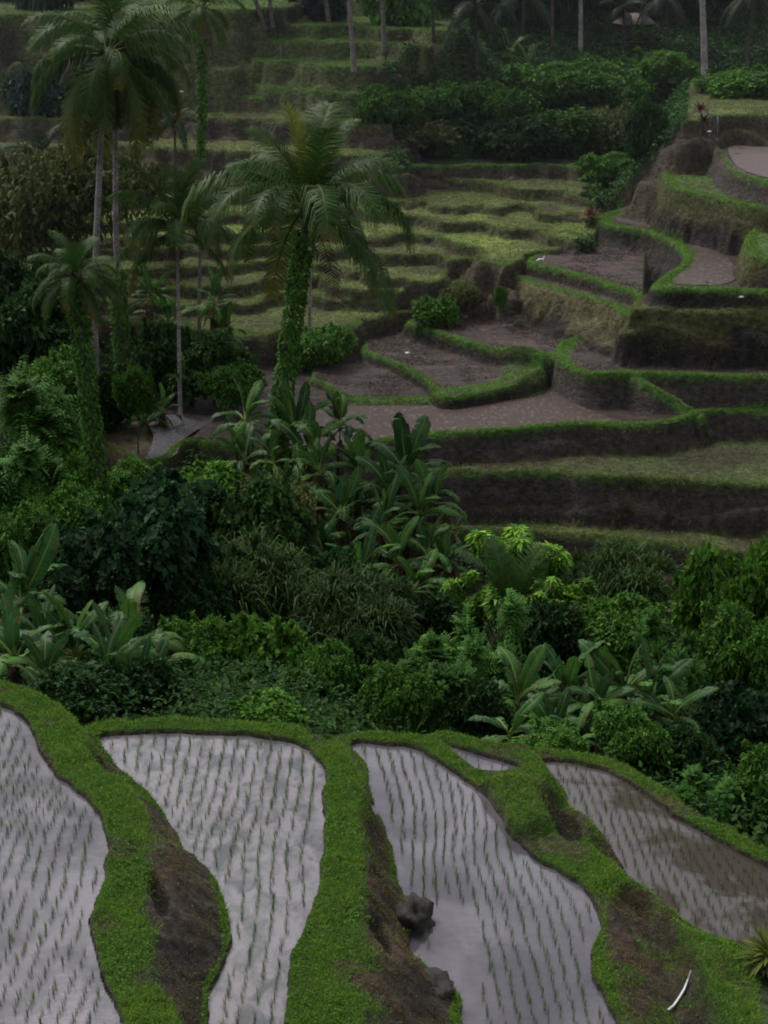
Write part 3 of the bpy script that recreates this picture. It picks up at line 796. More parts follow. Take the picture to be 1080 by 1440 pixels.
# ---- coconut frond: rachis along +x, arching; leaflets hang in a curtain
def frond_mesh(name, seed, el0, droop, col, L=1.0, nl=84, leaf=.27, hang=.5, yellow=0.0, width=.0112, twist=0.0):
    rng = np.random.default_rng(seed); g = Geo()
    m = 15; s = np.linspace(0, 1, m)
    el = np.radians(el0 - droop * s ** 1.35)
    dx = np.cos(el); dz = np.sin(el)
    X = np.concatenate([[0], np.cumsum((dx[1:] + dx[:-1]) / 2 / (m - 1))]) * L
    Z = np.concatenate([[0], np.cumsum((dz[1:] + dz[:-1]) / 2 / (m - 1))]) * L
    Yy = np.sin(s * 2.2 + seed) * .03 * L * s
    pts = np.stack([X, Yy, Z], 1)
    rc = np.array((.11, .12, .04)) if yellow < 1 else np.array((.10, .07, .04))
    g.tube(pts, np.interp(s, [0, .15, 1], [.016, .009, .002]) * L, rc, 5)
    for side in (-1, 1):
        u = (np.arange(nl) + .5 + rng.random(nl) * .4) / nl; u = .14 + .86 * u
        keep = rng.random(nl) > .06
        u = u[keep]; k = len(u)
        P = np.stack([np.interp(u, s, pts[:, q]) for q in range(3)], 1)
        T = np.stack([np.interp(u, s, dx), np.zeros(k), np.interp(u, s, dz)], 1)
        up = np.stack([-T[:, 2], np.zeros(k), T[:, 0]], 1)
        S = np.array([0, 1.0, 0]) * side
        ll = leaf * L * np.clip(np.sin(PI * (u * .86 + .08)), .1, 1) ** .55 * (.85 + .3 * rng.random(k))
        D1 = unit(T * .55 + S * .8 + up * (.25 - hang * .35) + rng.normal(size=(k, 3)) * .06)
        D2 = unit(D1 * (1 - hang) + np.array([0, 0, -1.0]) * (hang + .25) + T * .25 + rng.normal(size=(k, 3)) * .06)
        mid = P + D1 * ll[:, None] * .45; end = mid + D2 * ll[:, None] * .6
        W = T * width * L
        V = np.stack([P - W * .5, P + W * .5, mid + W * .5, mid - W * .5, end + W * .12, end - W * .12], 1).reshape(-1, 3)
        b = np.arange(k)[:, None] * 6
        Fq = np.concatenate([b + np.array([[0, 1, 2, 3]]), b + np.array([[3, 2, 4, 5]])])
        c = jit(col, k, .22, rng)
        if 0 < yellow < 1:
            yy = np.clip((u - (1 - yellow)) / yellow, 0, 1)[:, None] * .8
            c = c * (1 - yy) + jit((.17, .14, .03), k, .2, rng) * yy
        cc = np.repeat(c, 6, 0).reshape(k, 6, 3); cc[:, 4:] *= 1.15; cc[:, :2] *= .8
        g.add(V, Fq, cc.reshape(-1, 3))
    return g.mesh(name, M_PALM)

PG = (.048, .105, .022)
FR = {}
for i, (el, dr) in enumerate([(80, 45), (64, 85), (46, 108), (26, 112), (4, 96), (-22, 64), (-48, 40)]):
    for v in range(2):
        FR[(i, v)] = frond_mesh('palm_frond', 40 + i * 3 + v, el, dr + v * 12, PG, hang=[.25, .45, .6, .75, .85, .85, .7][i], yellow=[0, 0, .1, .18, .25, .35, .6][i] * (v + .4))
FR['dead'] = frond_mesh('dead_palm_frond', 90, -50, 35, (.07, .045, .026), hang=.7, yellow=1, nl=34)
FR['new'] = frond_mesh('new_palm_frond', 91, 84, 22, (.17, .20, .025), hang=.05, leaf=.2, yellow=.0)
FR['grey'] = frond_mesh('palm_frond', 92, 15, 80, (.04, .055, .035), hang=.7)
FRF = {i: frond_mesh('palm_frond', 140 + i, el, dr, (.032, .058, .026), hang=h, nl=54, width=.018) for i, (el, dr, h) in enumerate([(75, 50, .2), (45, 85, .5), (15, 90, .7), (-20, 60, .8)])}

def trunk_mesh(name, pts, r, col, rings=True, seed=0):
    g = Geo(); pts = np.asarray(pts, float); m = 40
    t = np.linspace(0, 1, len(pts)); s = np.linspace(0, 1, m)
    Q = np.stack([np.interp(s, t, pts[:, k]) for k in range(3)], 1)
    for _ in range(3): Q[1:-1] = (Q[:-2] + 2 * Q[1:-1] + Q[2:]) / 4
    rng = np.random.default_rng(seed)
    rad = r * (1.0 - .35 * s) * (1 + .35 * np.exp(-s * 25)) * (1 + .06 * np.sin(s * m * 1.9))
    cc = np.array(col) * (.75 + .5 * rng.random((m, 1)))
    g.tube(Q, rad, cc, 9)
    return g.mesh(name, M_BARK, True), Q

def vine_mesh(name, Q, R, n, seed, s0=0., s1=1., size=.13, cols=((.085, .20, .03), (.05, .12, .025)), ragged=.6):
    rng = np.random.default_rng(seed); g = Geo()
    s = s0 + (s1 - s0) * rng.random(n); t = np.linspace(0, 1, len(Q))
    P = np.stack([np.interp(s, t, Q[:, k]) for k in range(3)], 1)
    th = rng.random(n) * 2 * PI
    thick = R * (.75 + ragged * NZ[3].fbm(s * 30, th * 1.2, 2., 3) + .15 * rng.random(n))
    d = np.stack([np.cos(th), np.sin(th), np.zeros(n)], 1)
    P = P + d * thick[:, None]
    c = jit(cols[0], n, .35, rng); k = rng.random(n) < .45; c[k] = jit(cols[1], k.sum(), .3, rng)
    g.leaves(P, unit(d * .5 + np.array([0, 0, -.8]) + rng.normal(size=(n, 3)) * .4), unit(d + np.array([0, 0, .5]) + rng.normal(size=(n, 3)) * .3), size * (.6 + .8 * rng.random(n)), size * .75, c, .05, 'round', .1)
    return g.mesh(name, M_LEAF)

def palm(label, base, crown, L, rt=.17, tcol=(.19, .165, .155), vine=None, nf=22, bend=(0, 0), nuts=0, dead=2, new=0, group=None, far=False, name='coconut_palm', elmap=None, topk=.85, seed=0, azoff=0., cut=None):
    rng = np.random.default_rng(1000 + seed)
    base = np.array(base, float); crown = np.array(crown, float)
    root = thing(name, label, 'palm tree', base, 0, group)
    c = crown - base
    mid = c * .5 + np.array([bend[0], 0, bend[1]])
    tm, Q = trunk_mesh('palm_trunk', [(0, 0, -.3), tuple(c * .25 + (mid - c * .5) * .8), tuple(mid), tuple(c * .75 + (mid - c * .5) * .7), tuple(c)], rt, tcol, seed=seed)
    obj('trunk', tm, root)
    if vine:
        s0, s1, R, n = vine[:4]
        obj('climbing_vine', vine_mesh('vine', Q, R, n, seed, s0, s1, size=vine[4] if len(vine) > 4 else .14), root)
    tab = FRF if far else FR
    for i in range(nf):
        q = i / max(1, nf - 1)
        az = i * 2.39996 + azoff + rng.normal() * .12
        if far: m = FRF[min(3, int(q * 4))]
        else:
            ii = min(6, int((q ** .9) * 6.4)); 
            if elmap: ii = elmap(q)
            if seed in (1, 5) and ii >= 3 and math.sin(az) < -.55: ii = 2
            m = FR[(ii, i % 2)]
        o = obj('frond', m, root, tuple(c + np.array([math.cos(az) * .12, math.sin(az) * .12, .1 * (1 - q)])), (rng.normal() * .12, 0, az), L * (.86 + .25 * rng.random()) * (topk if q < .3 else 1))
    for i in range(dead):
        az = i * 2.6 + azoff + .7
        obj('dead_frond', FR['dead'], root, tuple(c - np.array([0, 0, .15])), (0, 0, az), L * .75)['label'] = 'dry brown hanging frond'
    for i in range(new):
        obj('new_frond', FR['new'], root, tuple(c + np.array([0, 0, .1])), (0, 0, 2.6 + i * 1.9), L * .72)['label'] = 'yellow young upright frond'
    # fibrous crown shaft
    g = Geo(); n = 120
    th = rng.random(n) * 2 * PI; d = np.stack([np.cos(th), np.sin(th), np.full(n, .9)], 1)
    P = c + d * np.array([rt, rt, 0]) * .8 + np.array([0, 0, -.55]) + np.stack([np.zeros(n)] * 2 + [rng.random(n) * .7], 1)
    g.leaves(P, unit(d), unit(d * np.array([1, 1, 0]) + .01), .45, .09, jit((.07, .055, .03), n, .4, rng), 0, 'blade', .2)
    obj('leaf_base', g.mesh('leaf_bases', M_BARK), root)
    for i in range(nuts):
        a = rng.random() * 2 * PI; rr = .28 + .2 * rng.random()
        obj('coconut', NUT, root, tuple(c + np.array([math.cos(a) * rr, math.sin(a) * rr, -.35 - .35 * rng.random()])), (rng.random(), rng.random(), 0), .8 + .3 * rng.random())
    return root, Q

def nut_mesh():
    g = Geo(); m = 7
    t = np.linspace(0, 1, m); zz = -np.cos(t * PI) * .14; rr = np.sin(t * PI) ** .8 * .105 + .002
    pts = np.stack([np.zeros(m), np.zeros(m), zz], 1) + np.array([1e-4, 0, 0]) * t[:, None]
    g.tube(pts, rr, (.16, .15, .035), 8); return g.mesh('coconut', M_BARK, True)
NUT = nut_mesh()

# ---- banana
def banana_leaf(name, seed, el0, droop, L, W, col, tear=.35, dead=False):
    W = W * .74; col = (col[0] * 1.0, col[1] * 1.22, col[2] * .85); tear = min(.9, tear * 1.3)
    rng = np.random.default_rng(seed); g = Geo()
    m = 34; s = np.linspace(0, 1, m)
    el = np.radians(el0 - droop * s ** 1.6)
    X = np.concatenate([[0], np.cumsum(np.cos(el[1:]) / (m - 1))]) * L; Z = np.concatenate([[0], np.cumsum(np.sin(el[1:]) / (m - 1))]) * L
    tw = .08 * np.sin(s * 2 + seed)
    pts = np.stack([X, tw * L * s, Z], 1)
    g.tube(pts, np.interp(s, [0, .2, 1], [.028, .018, .004]), (.26, .34, .10) if not dead else (.10, .07, .04), 5)
    wprof = np.where(s < .16, .0, np.clip((s - .16) / .12, 0, 1) ** .5 * np.clip((1.0 - s) / .22, 0.02, 1) ** .55) * W
    T = np.stack([np.cos(el), np.zeros(m), np.sin(el)], 1); up = np.stack([-np.sin(el), np.zeros(m), np.cos(el)], 1)
    for side in (-1, 1):
        i = 3
        while i < m - 1:
            span = rng.integers(1, 4) if rng.random() < tear else rng.integers(3, 9)
            j = min(m - 1, i + span)
            gap = .15 + rng.random() * .5 if rng.random() < tear else 0
            vt = .45 - (.5 * rng.random() + .1 if rng.random() < tear else .1 * rng.random())      # V angle of this strip
            if dead: vt = -1.2
            idx = np.arange(i, j + 1); w = wprof[idx].copy()
            w[-1] *= (1 - gap * .6); w[0] *= (1 - gap * .25)
            S = np.array([0, 1.0, 0]) * side
            a = pts[idx]; lean = T[idx] * .22
            b = a + (S * math.cos(vt) + up[idx] * math.sin(vt) + lean)* w[:, None] * .55
            e = a + (S * math.cos(vt - .45) + up[idx] * math.sin(vt - .45) * .6 + lean * 1.2) * w[:, None]
            if dead: e = e + rng.normal(size=e.shape) * .03
            n = len(idx)
            V = np.concatenate([a, b, e]); k = np.arange(n - 1)[:, None]
            Fq = np.concatenate([k + np.array([[0, 1, n + 1, n]]), k + np.array([[n, n + 1, 2 * n + 1, 2 * n]])])
            cc = np.array(col) * (.85 + .3 * rng.random())
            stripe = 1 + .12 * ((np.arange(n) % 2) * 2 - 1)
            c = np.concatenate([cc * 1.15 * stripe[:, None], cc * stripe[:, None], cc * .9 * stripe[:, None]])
            if rng.random() < .2 and not dead: c[2 * n:] = np.array((.12, .085, .035))
            g.add(V, Fq, c); i = j
    return g.mesh(name, M_BANANA)
BG = (.042, .095, .034)
BL = {}
for i, (el, dr) in enumerate([(84, 22), (68, 55), (50, 80), (32, 95), (10, 90)]):
    for v in range(3):
        col = [(.045, .105, .036), (.034, .082, .036), (.062, .13, .034)][v]
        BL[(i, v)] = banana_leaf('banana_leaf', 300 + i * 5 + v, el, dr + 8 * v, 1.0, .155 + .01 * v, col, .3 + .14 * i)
for v in range(2): BL[('dead', v)] = banana_leaf('dry_banana_leaf', 340 + v, -35 - 20 * v, 50, 1.0, .10, [(.20, .125, .065), (.13, .095, .065)][v], .8, True)
BL['torch'] = banana_leaf('banana_leaf', 350, 87, 8, 1.0, .10, (.12, .22, .04), 0)
def stem_banana(h, r, seed):
    g = Geo(); m = 8; t = np.linspace(0, 1, m); rng = np.random.default_rng(seed)
    pts = np.stack([.05 * np.sin(t * 2 + seed) * h, .04 * np.cos(t * 3 + seed) * h - .04 * h, t * h - .2], 1)
    g.tube(pts, r * (1.25 - .6 * t), np.array([(.055, .06, .03)]) * (.6 + .7 * rng.random((m, 1))), 8)
    n = 26; th = rng.random(n) * 2 * PI; d = np.stack([np.cos(th), np.sin(th), np.full(n, 0)], 1)
    zz = rng.random(n) * h * .9; P = np.stack([np.interp(zz, t * h, pts[:, 0]), np.interp(zz, t * h, pts[:, 1]), zz], 1) + d * r
    g.leaves(P, unit(d * .25 + np.array([0, 0, -1.])), d, .35 + .5 * rng.random(n), .09, jit((.09, .06, .035), n, .4, rng), .02, 'blade', .1)
    return g.mesh('banana_stem', M_BARK, True), pts[-1]
BST = [stem_banana(1.0, .085, s) for s in range(3)]
BANANAS = []
def banana(label, loc, h, L, nleaf=8, seed=0, rot=None, group=None, dead=3, torch=False, lo=0, stemr=1.0):
    rng = np.random.default_rng(2000 + seed)
    root = thing('banana_plant', label, 'banana plant', loc, 0, group)
    me, top = BST[seed % 3]
    obj('pseudostem', me, root, (0, 0, 0), (0, 0, seed), (stemr * (.8 + h * .12) * 1.3, stemr * (.8 + h * .12) * 1.3, h))
    c = Vector((0, 0, h - .2 * h * .2))
    for i in range(nleaf):
        q = i / max(1, nleaf - 1)
        az = i * 2.39996 + (rot if rot is not None else seed * 1.3) + rng.normal() * .15
        k = min(4, lo + int(q * (5 - lo)))
        obj('leaf', BL[(k, rng.integers(3))], root, tuple(c - Vector((0, 0, q * .25))), (rng.normal() * .25, 0, az), L * (.8 + .35 * rng.random()))
    if torch: obj('leaf', BL['torch'], root, tuple(c), (0.1, 0, seed), L * .8)
    for i in range(dead):
        az = i * 2.1 + seed
        obj('dead_leaf', BL[('dead', i % 2)], root, tuple(c - Vector((0, 0, .25))), (0, 0, az), L * (.6 + .3 * rng.random()))['label'] = 'withered brown leaf hanging down the stem'
    BANANAS.append(root)
    return root
# ------------------------------------------------------------------ rice seedlings
def rice_clump(seed, h=.17):
    rng = np.random.default_rng(seed); g = Geo(); n = 8
    th = rng.random(n) * 2 * PI; r = .012 * rng.random(n)
    P = np.stack([np.cos(th) * r, np.sin(th) * r, np.full(n, -.06)], 1)
    D = unit(np.stack([np.cos(th) * .13, np.sin(th) * .13, np.ones(n)], 1) + rng.normal(size=(n, 3)) * .07)
    g.leaves(P, D, unit(np.stack([np.cos(th), np.sin(th), np.full(n, .1)], 1)), (h + .06) * (.75 + .45 * rng.random(n)), .0085, jit((.12, .20, .06), n, .3, rng), 0, 'blade', .12)
    return g
RICE = [rice_clump(s).mesh('rice_seedling', M_GRASS) for s in range(6)]
def paddy_rows(k, du, dv, ang, warp):
    z, P = FP[k]; lo, hi = P.min(0), P.max(0); out = []
    ca, sa = math.cos(ang), math.sin(ang); c = (lo + hi) / 2; R = np.hypot(*(hi - lo)) / 2 + 1
    a = np.arange(-R, R, du); b = np.arange(-R, R, dv); A, B = np.meshgrid(a, b)
    A = A + (NZ[2].fbm(A + 50, B + 9, 4., 2) - .5) * warp + RNG.normal(size=A.shape) * .017; B = B + RNG.normal(size=A.shape) * .03 + (np.round(A / du) % 2) * dv * .5
    X = c[0] + A * ca - B * sa; Y = c[1] + A * sa + B * ca
    m = inside(X, Y, P) & (seg_dist(X, Y, P, True) > .13) & (Y > 18.5) & (np.abs(X) < .235 * Y + .8) & (RNG.random(X.shape) > .06)
    return np.stack([X[m], Y[m], np.full(m.sum(), z)], 1)
RICELAB = dict(P1='green rice seedling standing in the pinkish water of the leftmost paddy',
               P2='green rice seedling standing in the cloudy mottled water of the second paddy',
               P3='green rice seedling standing in the wide lavender paddy right of the middle bank',
               P5='green rice seedling standing in the small wedge pool behind the wide paddy',
               P4='green rice seedling standing in the brown paddy beside the dark thicket')
rows = []
for k, du, dv, ang, wp in (('P1', .25, .145, -.04, .8), ('P2', .25, .145, -.02, .7), ('P3', .24, .14, .06, .9), ('P5', .24, .22, .1, .2), ('P4', .21, .135, .12, .5)):
    q = paddy_rows(k, du, dv, ang, wp); rows += [(k, p) for p in q]
# open water along the left shore of the wide paddy
c1 = at_z(640, 1360, 13.4)
rows = [r for r in rows if not (r[0] == 'P3' and ((r[1][0] - c1[0]) / .42) ** 2 + ((r[1][1] - c1[1]) / 2.2) ** 2 < 1)]
print('rice', len(rows))
visible = [r for r in rows if (lambda w: 0 < w[0] < 1080 and w[1] < 1440)((540 + F * r[1][0] / (r[1][1] * CP + (CAMZ - r[1][2]) * SP), 720 - F * (-(CAMZ - r[1][2]) * CP + r[1][1] * SP) / (r[1][1] * CP + (CAMZ - r[1][2]) * SP)))]
visible.sort(key=lambda r: r[1][1] ** 2 + (CAMZ - r[1][2]) ** 2)
front = visible[:300]; ids = set(id(r) for r in front); rest = [r for r in rows if id(r) not in ids]
for i, (k, p) in enumerate(front):
    o = obj('rice_seedling', RICE[i % 6], None, tuple(p), (0, 0, (i * 1.7) % 6.28), .85 + .35 * RNG.random())
    tag(o, RICELAB[k], 'rice seedling', 'rice seedlings planted in rows in ' + dict(P1='the leftmost paddy', P2='the second paddy', P3='the wide paddy', P5='the wedge pool', P4='the brown paddy')[k])
RNG2 = np.random.default_rng(5)
g = Geo(); RG = [rice_clump(s) for s in range(6)]
for i, (k, p) in enumerate(rest):
    q = RG[i % 6]; a = RNG.random() * 6.28; s = .85 + .35 * RNG.random()
    V = np.concatenate(q.V); Rm = np.array([[math.cos(a), -math.sin(a), 0], [math.sin(a), math.cos(a), 0], [0, 0, 1]])
    g.add(V @ Rm.T * s + p, np.concatenate([f for f in q.F]), np.concatenate(q.c))
struct('rice_crop', g.mesh('rice_crop', M_GRASS), 'stuff')

# ------------------------------------------------------------------ short grass on the near banks
def scatter(grid, mask, n, rng):
    """random points on the grid cells weighted by mask * cell area"""
    X, Y = grid.X, grid.Y
    A = (X[:-1, 1:] - X[:-1, :-1]) * (Y[1:, :-1] - Y[:-1, :-1]); w = (A * mask[:-1, :-1]).ravel(); cs = np.cumsum(w)
    k = np.searchsorted(cs, rng.random(n) * cs[-1]); iy, ix = np.divmod(k, A.shape[1])
    fx_, fy_ = rng.random(n), rng.random(n)
    return X[iy, ix] + (X[iy, ix + 1] - X[iy, ix]) * fx_, Y[iy, ix] + (Y[iy + 1, ix] - Y[iy, ix]) * fy_, iy, ix
def grass(name, grid, Hh, mask, n, length, width, cols, seed, droop=.35, label=None, clump=None):
    rng = np.random.default_rng(seed)
    X, Y, iy, ix = scatter(grid, mask, n, rng)
    Z = grid.sample(Hh, X, Y) - .01
    P = np.stack([X, Y, Z], 1)
    D = unit(np.stack([rng.normal(size=n) * .55, rng.normal(size=n) * .55 - .1, np.ones(n)], 1))
    q = NZ[4].fbm(X, Y, clump or .5, 3)[:, None]
    c = (np.array(cols[0]) * (1 - q) + np.array(cols[1]) * q) * (.6 + .8 * rng.random((n, 1)))
    dry = rng.random(n) < .08; c[dry] = jit((.16, .12, .05), dry.sum(), .3, rng)
    th = rng.random(n) * 2 * PI
    g = Geo(); g.leaves(P, D, np.stack([np.cos(th), np.sin(th), np.full(n, .2)], 1), length * (.5 + rng.random(n)) * (.6 + .8 * q[:, 0]), width, c, 0, 'blade', droop)
    return struct(name, g.mesh(name, M_GRASS), 'stuff', label)
inview = (np.abs(fx) < .235 * fy + .6) & (fy > 18.5)
gm = grassy * inview * (out > .03) * (FH > bgf + .15)
grass('bank_grass', FG, FH, gm, 190000, .10, .0085, ((.11, .27, .025), (.19, .33, .035)), 1)
# weeds with small round leaves among the grass
def weeds(name, grid, Hh, mask, n, size, cols, seed, kind='round', lift=.05, label=None):
    rng = np.random.default_rng(seed); X, Y, iy, ix = scatter(grid, mask, n, rng)
    Z = grid.sample(Hh, X, Y) + lift * rng.random(n)
    up = np.array([0, 0, 1.0]); D = unit(rng.normal(size=(n, 3)) * np.array([1, 1, .4])); 
    g = Geo(); c = jit(cols[0], n, .35, rng); k = rng.random(n) < .4; c[k] = jit(cols[1], k.sum(), .3, rng)
    g.leaves(np.stack([X, Y, Z], 1), D, unit(up + rng.normal(size=(n, 3)) * .45), size * (.5 + rng.random(n)), size * (.7 if kind == 'round' else .4), c, .05, kind, .1)
    return struct(name, g.mesh(name, M_LEAF), 'stuff', label)
wm = inview * (out > .04) * (FH > bgf + .15) * (grassy * .6 + .02) * sstep(.42, .6, NZ[6].fbm(fx, fy, .8, 3))
weeds('bank_weeds', FG, FH, wm, 15000, .042, ((.11, .24, .03), (.07, .16, .022)), 2)

# grass on the terraces across the valley: bright fringes on the bunds, olive stubble on the treads
hv = (np.abs(HG.X) < .235 * HG.Y + 2)
bmask = np.clip(BD, 0, 1) * hv * (HG.Y < 150)
grass('bund_grass', HG, H, bmask, 90000, .14, .028, ((.11, .26, .03), (.18, .29, .045)), 3, .5)
tmask = np.clip(GR, 0, 1) * hv * (HG.Y < 165)
tcs = ((.12, .17, .035), (.22, .26, .065))
grass('terrace_grass', HG, H, tmask, 90000, .22, .035, tcs, 4, .5, clump=2.5)

# ------------------------------------------------------------------ undergrowth carpets
base_mask = (TREAD == -1) & hv
gul_m = base_mask * (HG.Y < 100)
tang = gul_m * (HG.Y < 72)
weeds('gully_undergrowth', HG, H, gul_m, 70000, .2, ((.035, .09, .022), (.06, .125, .025)), 5, 'round', .7)
weeds('thicket_leaves', HG, H, tang, 80000, .19, ((.026, .07, .018), (.05, .125, .024)), 15, 'oval', 1.3)
grass('thicket_grass', HG, H, tang * sstep(.45, .6, NZ[3].fbm(HG.X, HG.Y, 4, 3)), 26000, 1.3, .04, ((.045, .10, .025), (.085, .12, .035)), 16, .8)
forest_m = (base_mask) * (HG.Y >= 100) * (HG.Y < 190)
weeds('slope_undergrowth', HG, H, forest_m.astype(float), 150000, .27, ((.034, .085, .026), (.055, .125, .03)), 6, 'round', .6)
grass('slope_rough_grass', HG, H, forest_m * 1.0, 30000, .7, .05, ((.035, .075, .025), (.06, .095, .03)), 8, .6, clump=3)

# thin dry and mossy growth on the bare lower faces of the near banks
sm = inview * (out > .05) * (FH > bgf + .15) * np.clip(1 - grassy, 0, 1) * sstep(.35, .65, NZ[3].fbm(fx, fy, .45, 3)) * (1 - HOL)
grass('slope_moss', FG, FH, sm, 52000, .07, .010, ((.14, .17, .03), (.20, .13, .06)), 21, .9)
# roots, grass tufts and weeds hanging on the cut walls across the valley
wallm = (TREAD <= -2) * hv * (HG.Y < 125) * sstep(.45, .62, NZ[6].fbm(HG.X, HG.Y, 1.4, 3))
grass('wall_tufts', HG, H, wallm, 42000, .26, .035, ((.10, .13, .03), (.15, .12, .06)), 22, 1.3)
mudm = (np.isin(TREAD, [i for i, t in enumerate(TER) if t[3] == 'mud'])) * hv * (BD < .3) * sstep(.4, .65, NZ[5].fbm(HG.X, HG.Y, 1.5, 3))
weeds('mud_clods', HG, H, mudm, 9000, .09, ((.09, .068, .056), (.13, .10, .085)), 23, 'round', .06)
# ------------------------------------------------------------------ palms
def ground(x, y): return float(hgt(x, y)[0])
def trunk_base(u, Y, v=720):
    p = at_y(u, v, Y); return np.array([p[0], Y, ground(p[0], Y) - .05])
def crown_at(u, v, Y): return at_y(u, v, Y)

# the vine-covered palm in the middle of the photo
b = trunk_base(378, 70, 650)
palm('large coconut palm with vine-covered trunk rising from the banana clump in the middle', b, crown_at(433, 292, 70), 5.7, .21, (.08, .07, .05),
     vine=(0., .93, .36, 4200, .16), nf=22, bend=(-.1, 0), nuts=3, dead=1, new=1, seed=1, azoff=.3, topk=.76, elmap=lambda q: min(5, int(q ** .95 * 5.9)))
palm('tall coconut palm with pale bare trunk and hanging brown fronds at the left', trunk_base(133, 84, 540), crown_at(150, 78, 84), 5.3, .20, (.30, .27, .26),
     nf=26, bend=(-.25, 0), nuts=7, dead=4, seed=2, azoff=.9, elmap=lambda q: min(6, 1 + int(q ** .75 * 5.9)))
palm('coconut palm with ivy-wrapped foot just behind the tall bare-trunked one at the left', trunk_base(178, 88, 600), crown_at(166, 66, 88), 4.9, .18, (.26, .22, .22),
     vine=(0., .36, .34, 1500, .17), nf=20, bend=(-.3, 0), nuts=5, dead=3, seed=3, azoff=2.0)
palm('short palm with tufted crown and thick ivy-wrapped trunk at the left', trunk_base(152, 60, 720), crown_at(106, 392, 60), 2.05, .17, (.09, .08, .06),
     vine=(0., .98, .30, 3000, .15), nf=28, bend=(-.05, 0), dead=1, seed=4, azoff=.2, name='short_palm')
palm('slender grey-trunked palm with upright feathery crown left of the middle palm', trunk_base(253, 82, 575), crown_at(249, 325, 82), 3.9, .11, (.30, .27, .25),
     nf=20, topk=1.0, dead=2, seed=5, azoff=1.1, elmap=lambda q: min(5, int(q * 5.9)))
palm('thin tall palm with vine-hung upper trunk and small crown near the top edge', trunk_base(281, 93, 500), crown_at(285, 14, 93), 2.5, .10, (.16, .13, .11),
     vine=(.55, .92, .2, 900, .16), nf=14, dead=1, new=1, seed=6, azoff=.5)
palm('small dark palm standing between the two tall crowns on the upper terraces', trunk_base(245, 116, 240), crown_at(246, 168, 116), 2.4, .12, (.07, .06, .05), nf=13, dead=1, seed=7, far=True)
palm('small bluish palm with drooping fronds behind the left tree crowns', trunk_base(62, 108, 300), crown_at(60, 222, 108), 3.0, .13, (.09, .08, .07), nf=14, dead=0, seed=8, far=True)
palm('thin pale palm stem half hidden behind the large middle palm', trunk_base(434, 92, 490), crown_at(438, 262, 92), 2.4, .10, (.26, .23, .21), nf=12, dead=0, seed=9, azoff=.8)
palm('young palm with a few upright fronds standing above the yellow-green shrub', trunk_base(718, 52, 960), crown_at(716, 868, 52), 2.9, .14, (.07, .06, .04),
     vine=(0, .9, .22, 500, .13), nf=6, dead=2, seed=10, elmap=lambda q: 0, azoff=2.4, name='young_palm')

# palms whose crowns stand above the top edge of the photo
tops = [((372, 40), (338, -60), .15, (.20, .17, .16), 'leaning pale palm trunk at the top, leftmost of the upper terrace row'),
        ((383, 34), (370, -90), .12, (.18, .15, .14), 'thin pale palm trunk just right of the leaning one at the top edge'),
        ((463, 32), (446, -80), .15, (.22, .18, .17), 'slightly leaning palm trunk at the top, left of the small round tree'),
        ((498, 98), (484, -90), .15, (.24, .20, .18), 'long pale palm trunk standing on the eroded bank right of the small tree'),
        ((541, 70), (533, -100), .16, (.20, .17, .16), 'pale palm trunk left of the dark forest at the top'),
        ((777, 68), (777, -110), .11, (.12, .09, .085), 'thin dark reddish trunk left of the white palm trunk in the dark forest'),
        ((817, 75), (816, -120), .15, (.38, .33, .34), 'white palm trunk in the middle of the dark forest edge'),
        ((992, 118), (984, -110), .21, (.34, .30, .29), 'tallest pale palm trunk at the upper right above the red cordyline')]
for i, (b, c, r, col, lab) in enumerate(tops):
    p = hit(*b)
    if p is None: continue
    palm(lab, p, crown_at(c[0], c[1], p[1]), 4.4, r * 1.25, col, nf=16, dead=1, seed=20 + i, far=True)

# dark palms inside the forest
fp = [((672, 105), (668, 8), 'dark palm with drooping crown at the left end of the forest'), ((735, 92), (736, -14), 'dark palm between the left forest palm and the reddish trunk'),
      ((880, 72), (876, 12), 'small palm with yellowish fronds beside the hut roof'), ((940, 78), (938, -6), 'dark palm between the hut and the tallest pale trunk'), ((1050, 92), (1062, -12), 'dark palm at the far upper right corner'),
      ((610, 60), (606, -30), 'dark palm standing behind the left forest palm')]
for i, (b, c, lab) in enumerate(fp):
    p = hit(*b)
    if p is None: continue
    palm(lab, p, crown_at(c[0], c[1], p[1]), 3.6 if i != 2 else 2.2, .14, (.06, .05, .045), nf=13, dead=1, seed=40 + i, far=True, group=None)
# ------------------------------------------------------------------ bananas
def px(Y): return Y * 1.064 / F            # metres per photo pixel at that distance
def ban(label, u, vtop, vcrown, Y, seed, n=8, L=None, dead=3, torch=False, lo=0, spread=None):
    c = at_y(u, vcrown, Y); gz = ground(c[0], Y); h = max(.5, c[2] - gz)
    L = (L or max(.9, (vcrown - vtop) * px(Y) * 1.08)) * .92; n = int(n * 1.3)
    return banana(label, (c[0], Y, gz), h, L, n, seed, dead=dead, torch=torch, lo=lo)
ban('banana plant with broad upright leaves, leftmost at the valley edge above the first paddy', 30, 752, 838, 44, 1, 10, 2.3)
ban('banana plant with a tall rounded pale leaf, rightmost of the left banana thicket', 185, 812, 905, 42, 2, 9, 2.2, 4, torch=False)
ban('banana plant with yellowish torn leaves in the middle of the left banana thicket', 105, 838, 915, 41, 3, 10, 2.0, 4)
ban('low banana plant at the left photo edge just above the grassy bank', 22, 850, 920, 39, 4, 8, 1.8, 4)
ban('small banana plant with brown rags at the foot of the left thicket', 148, 890, 945, 39, 5, 7, 1.5, 4)
ban('banana plant with long browned leaf pointing right over the dark hollow', 225, 872, 925, 41.5, 6, 6, 1.7, 3, lo=2)
ban('banana plant hidden low between the left edge and the torn-leaved one', 65, 900, 950, 38.5, 7, 7, 1.5, 4)
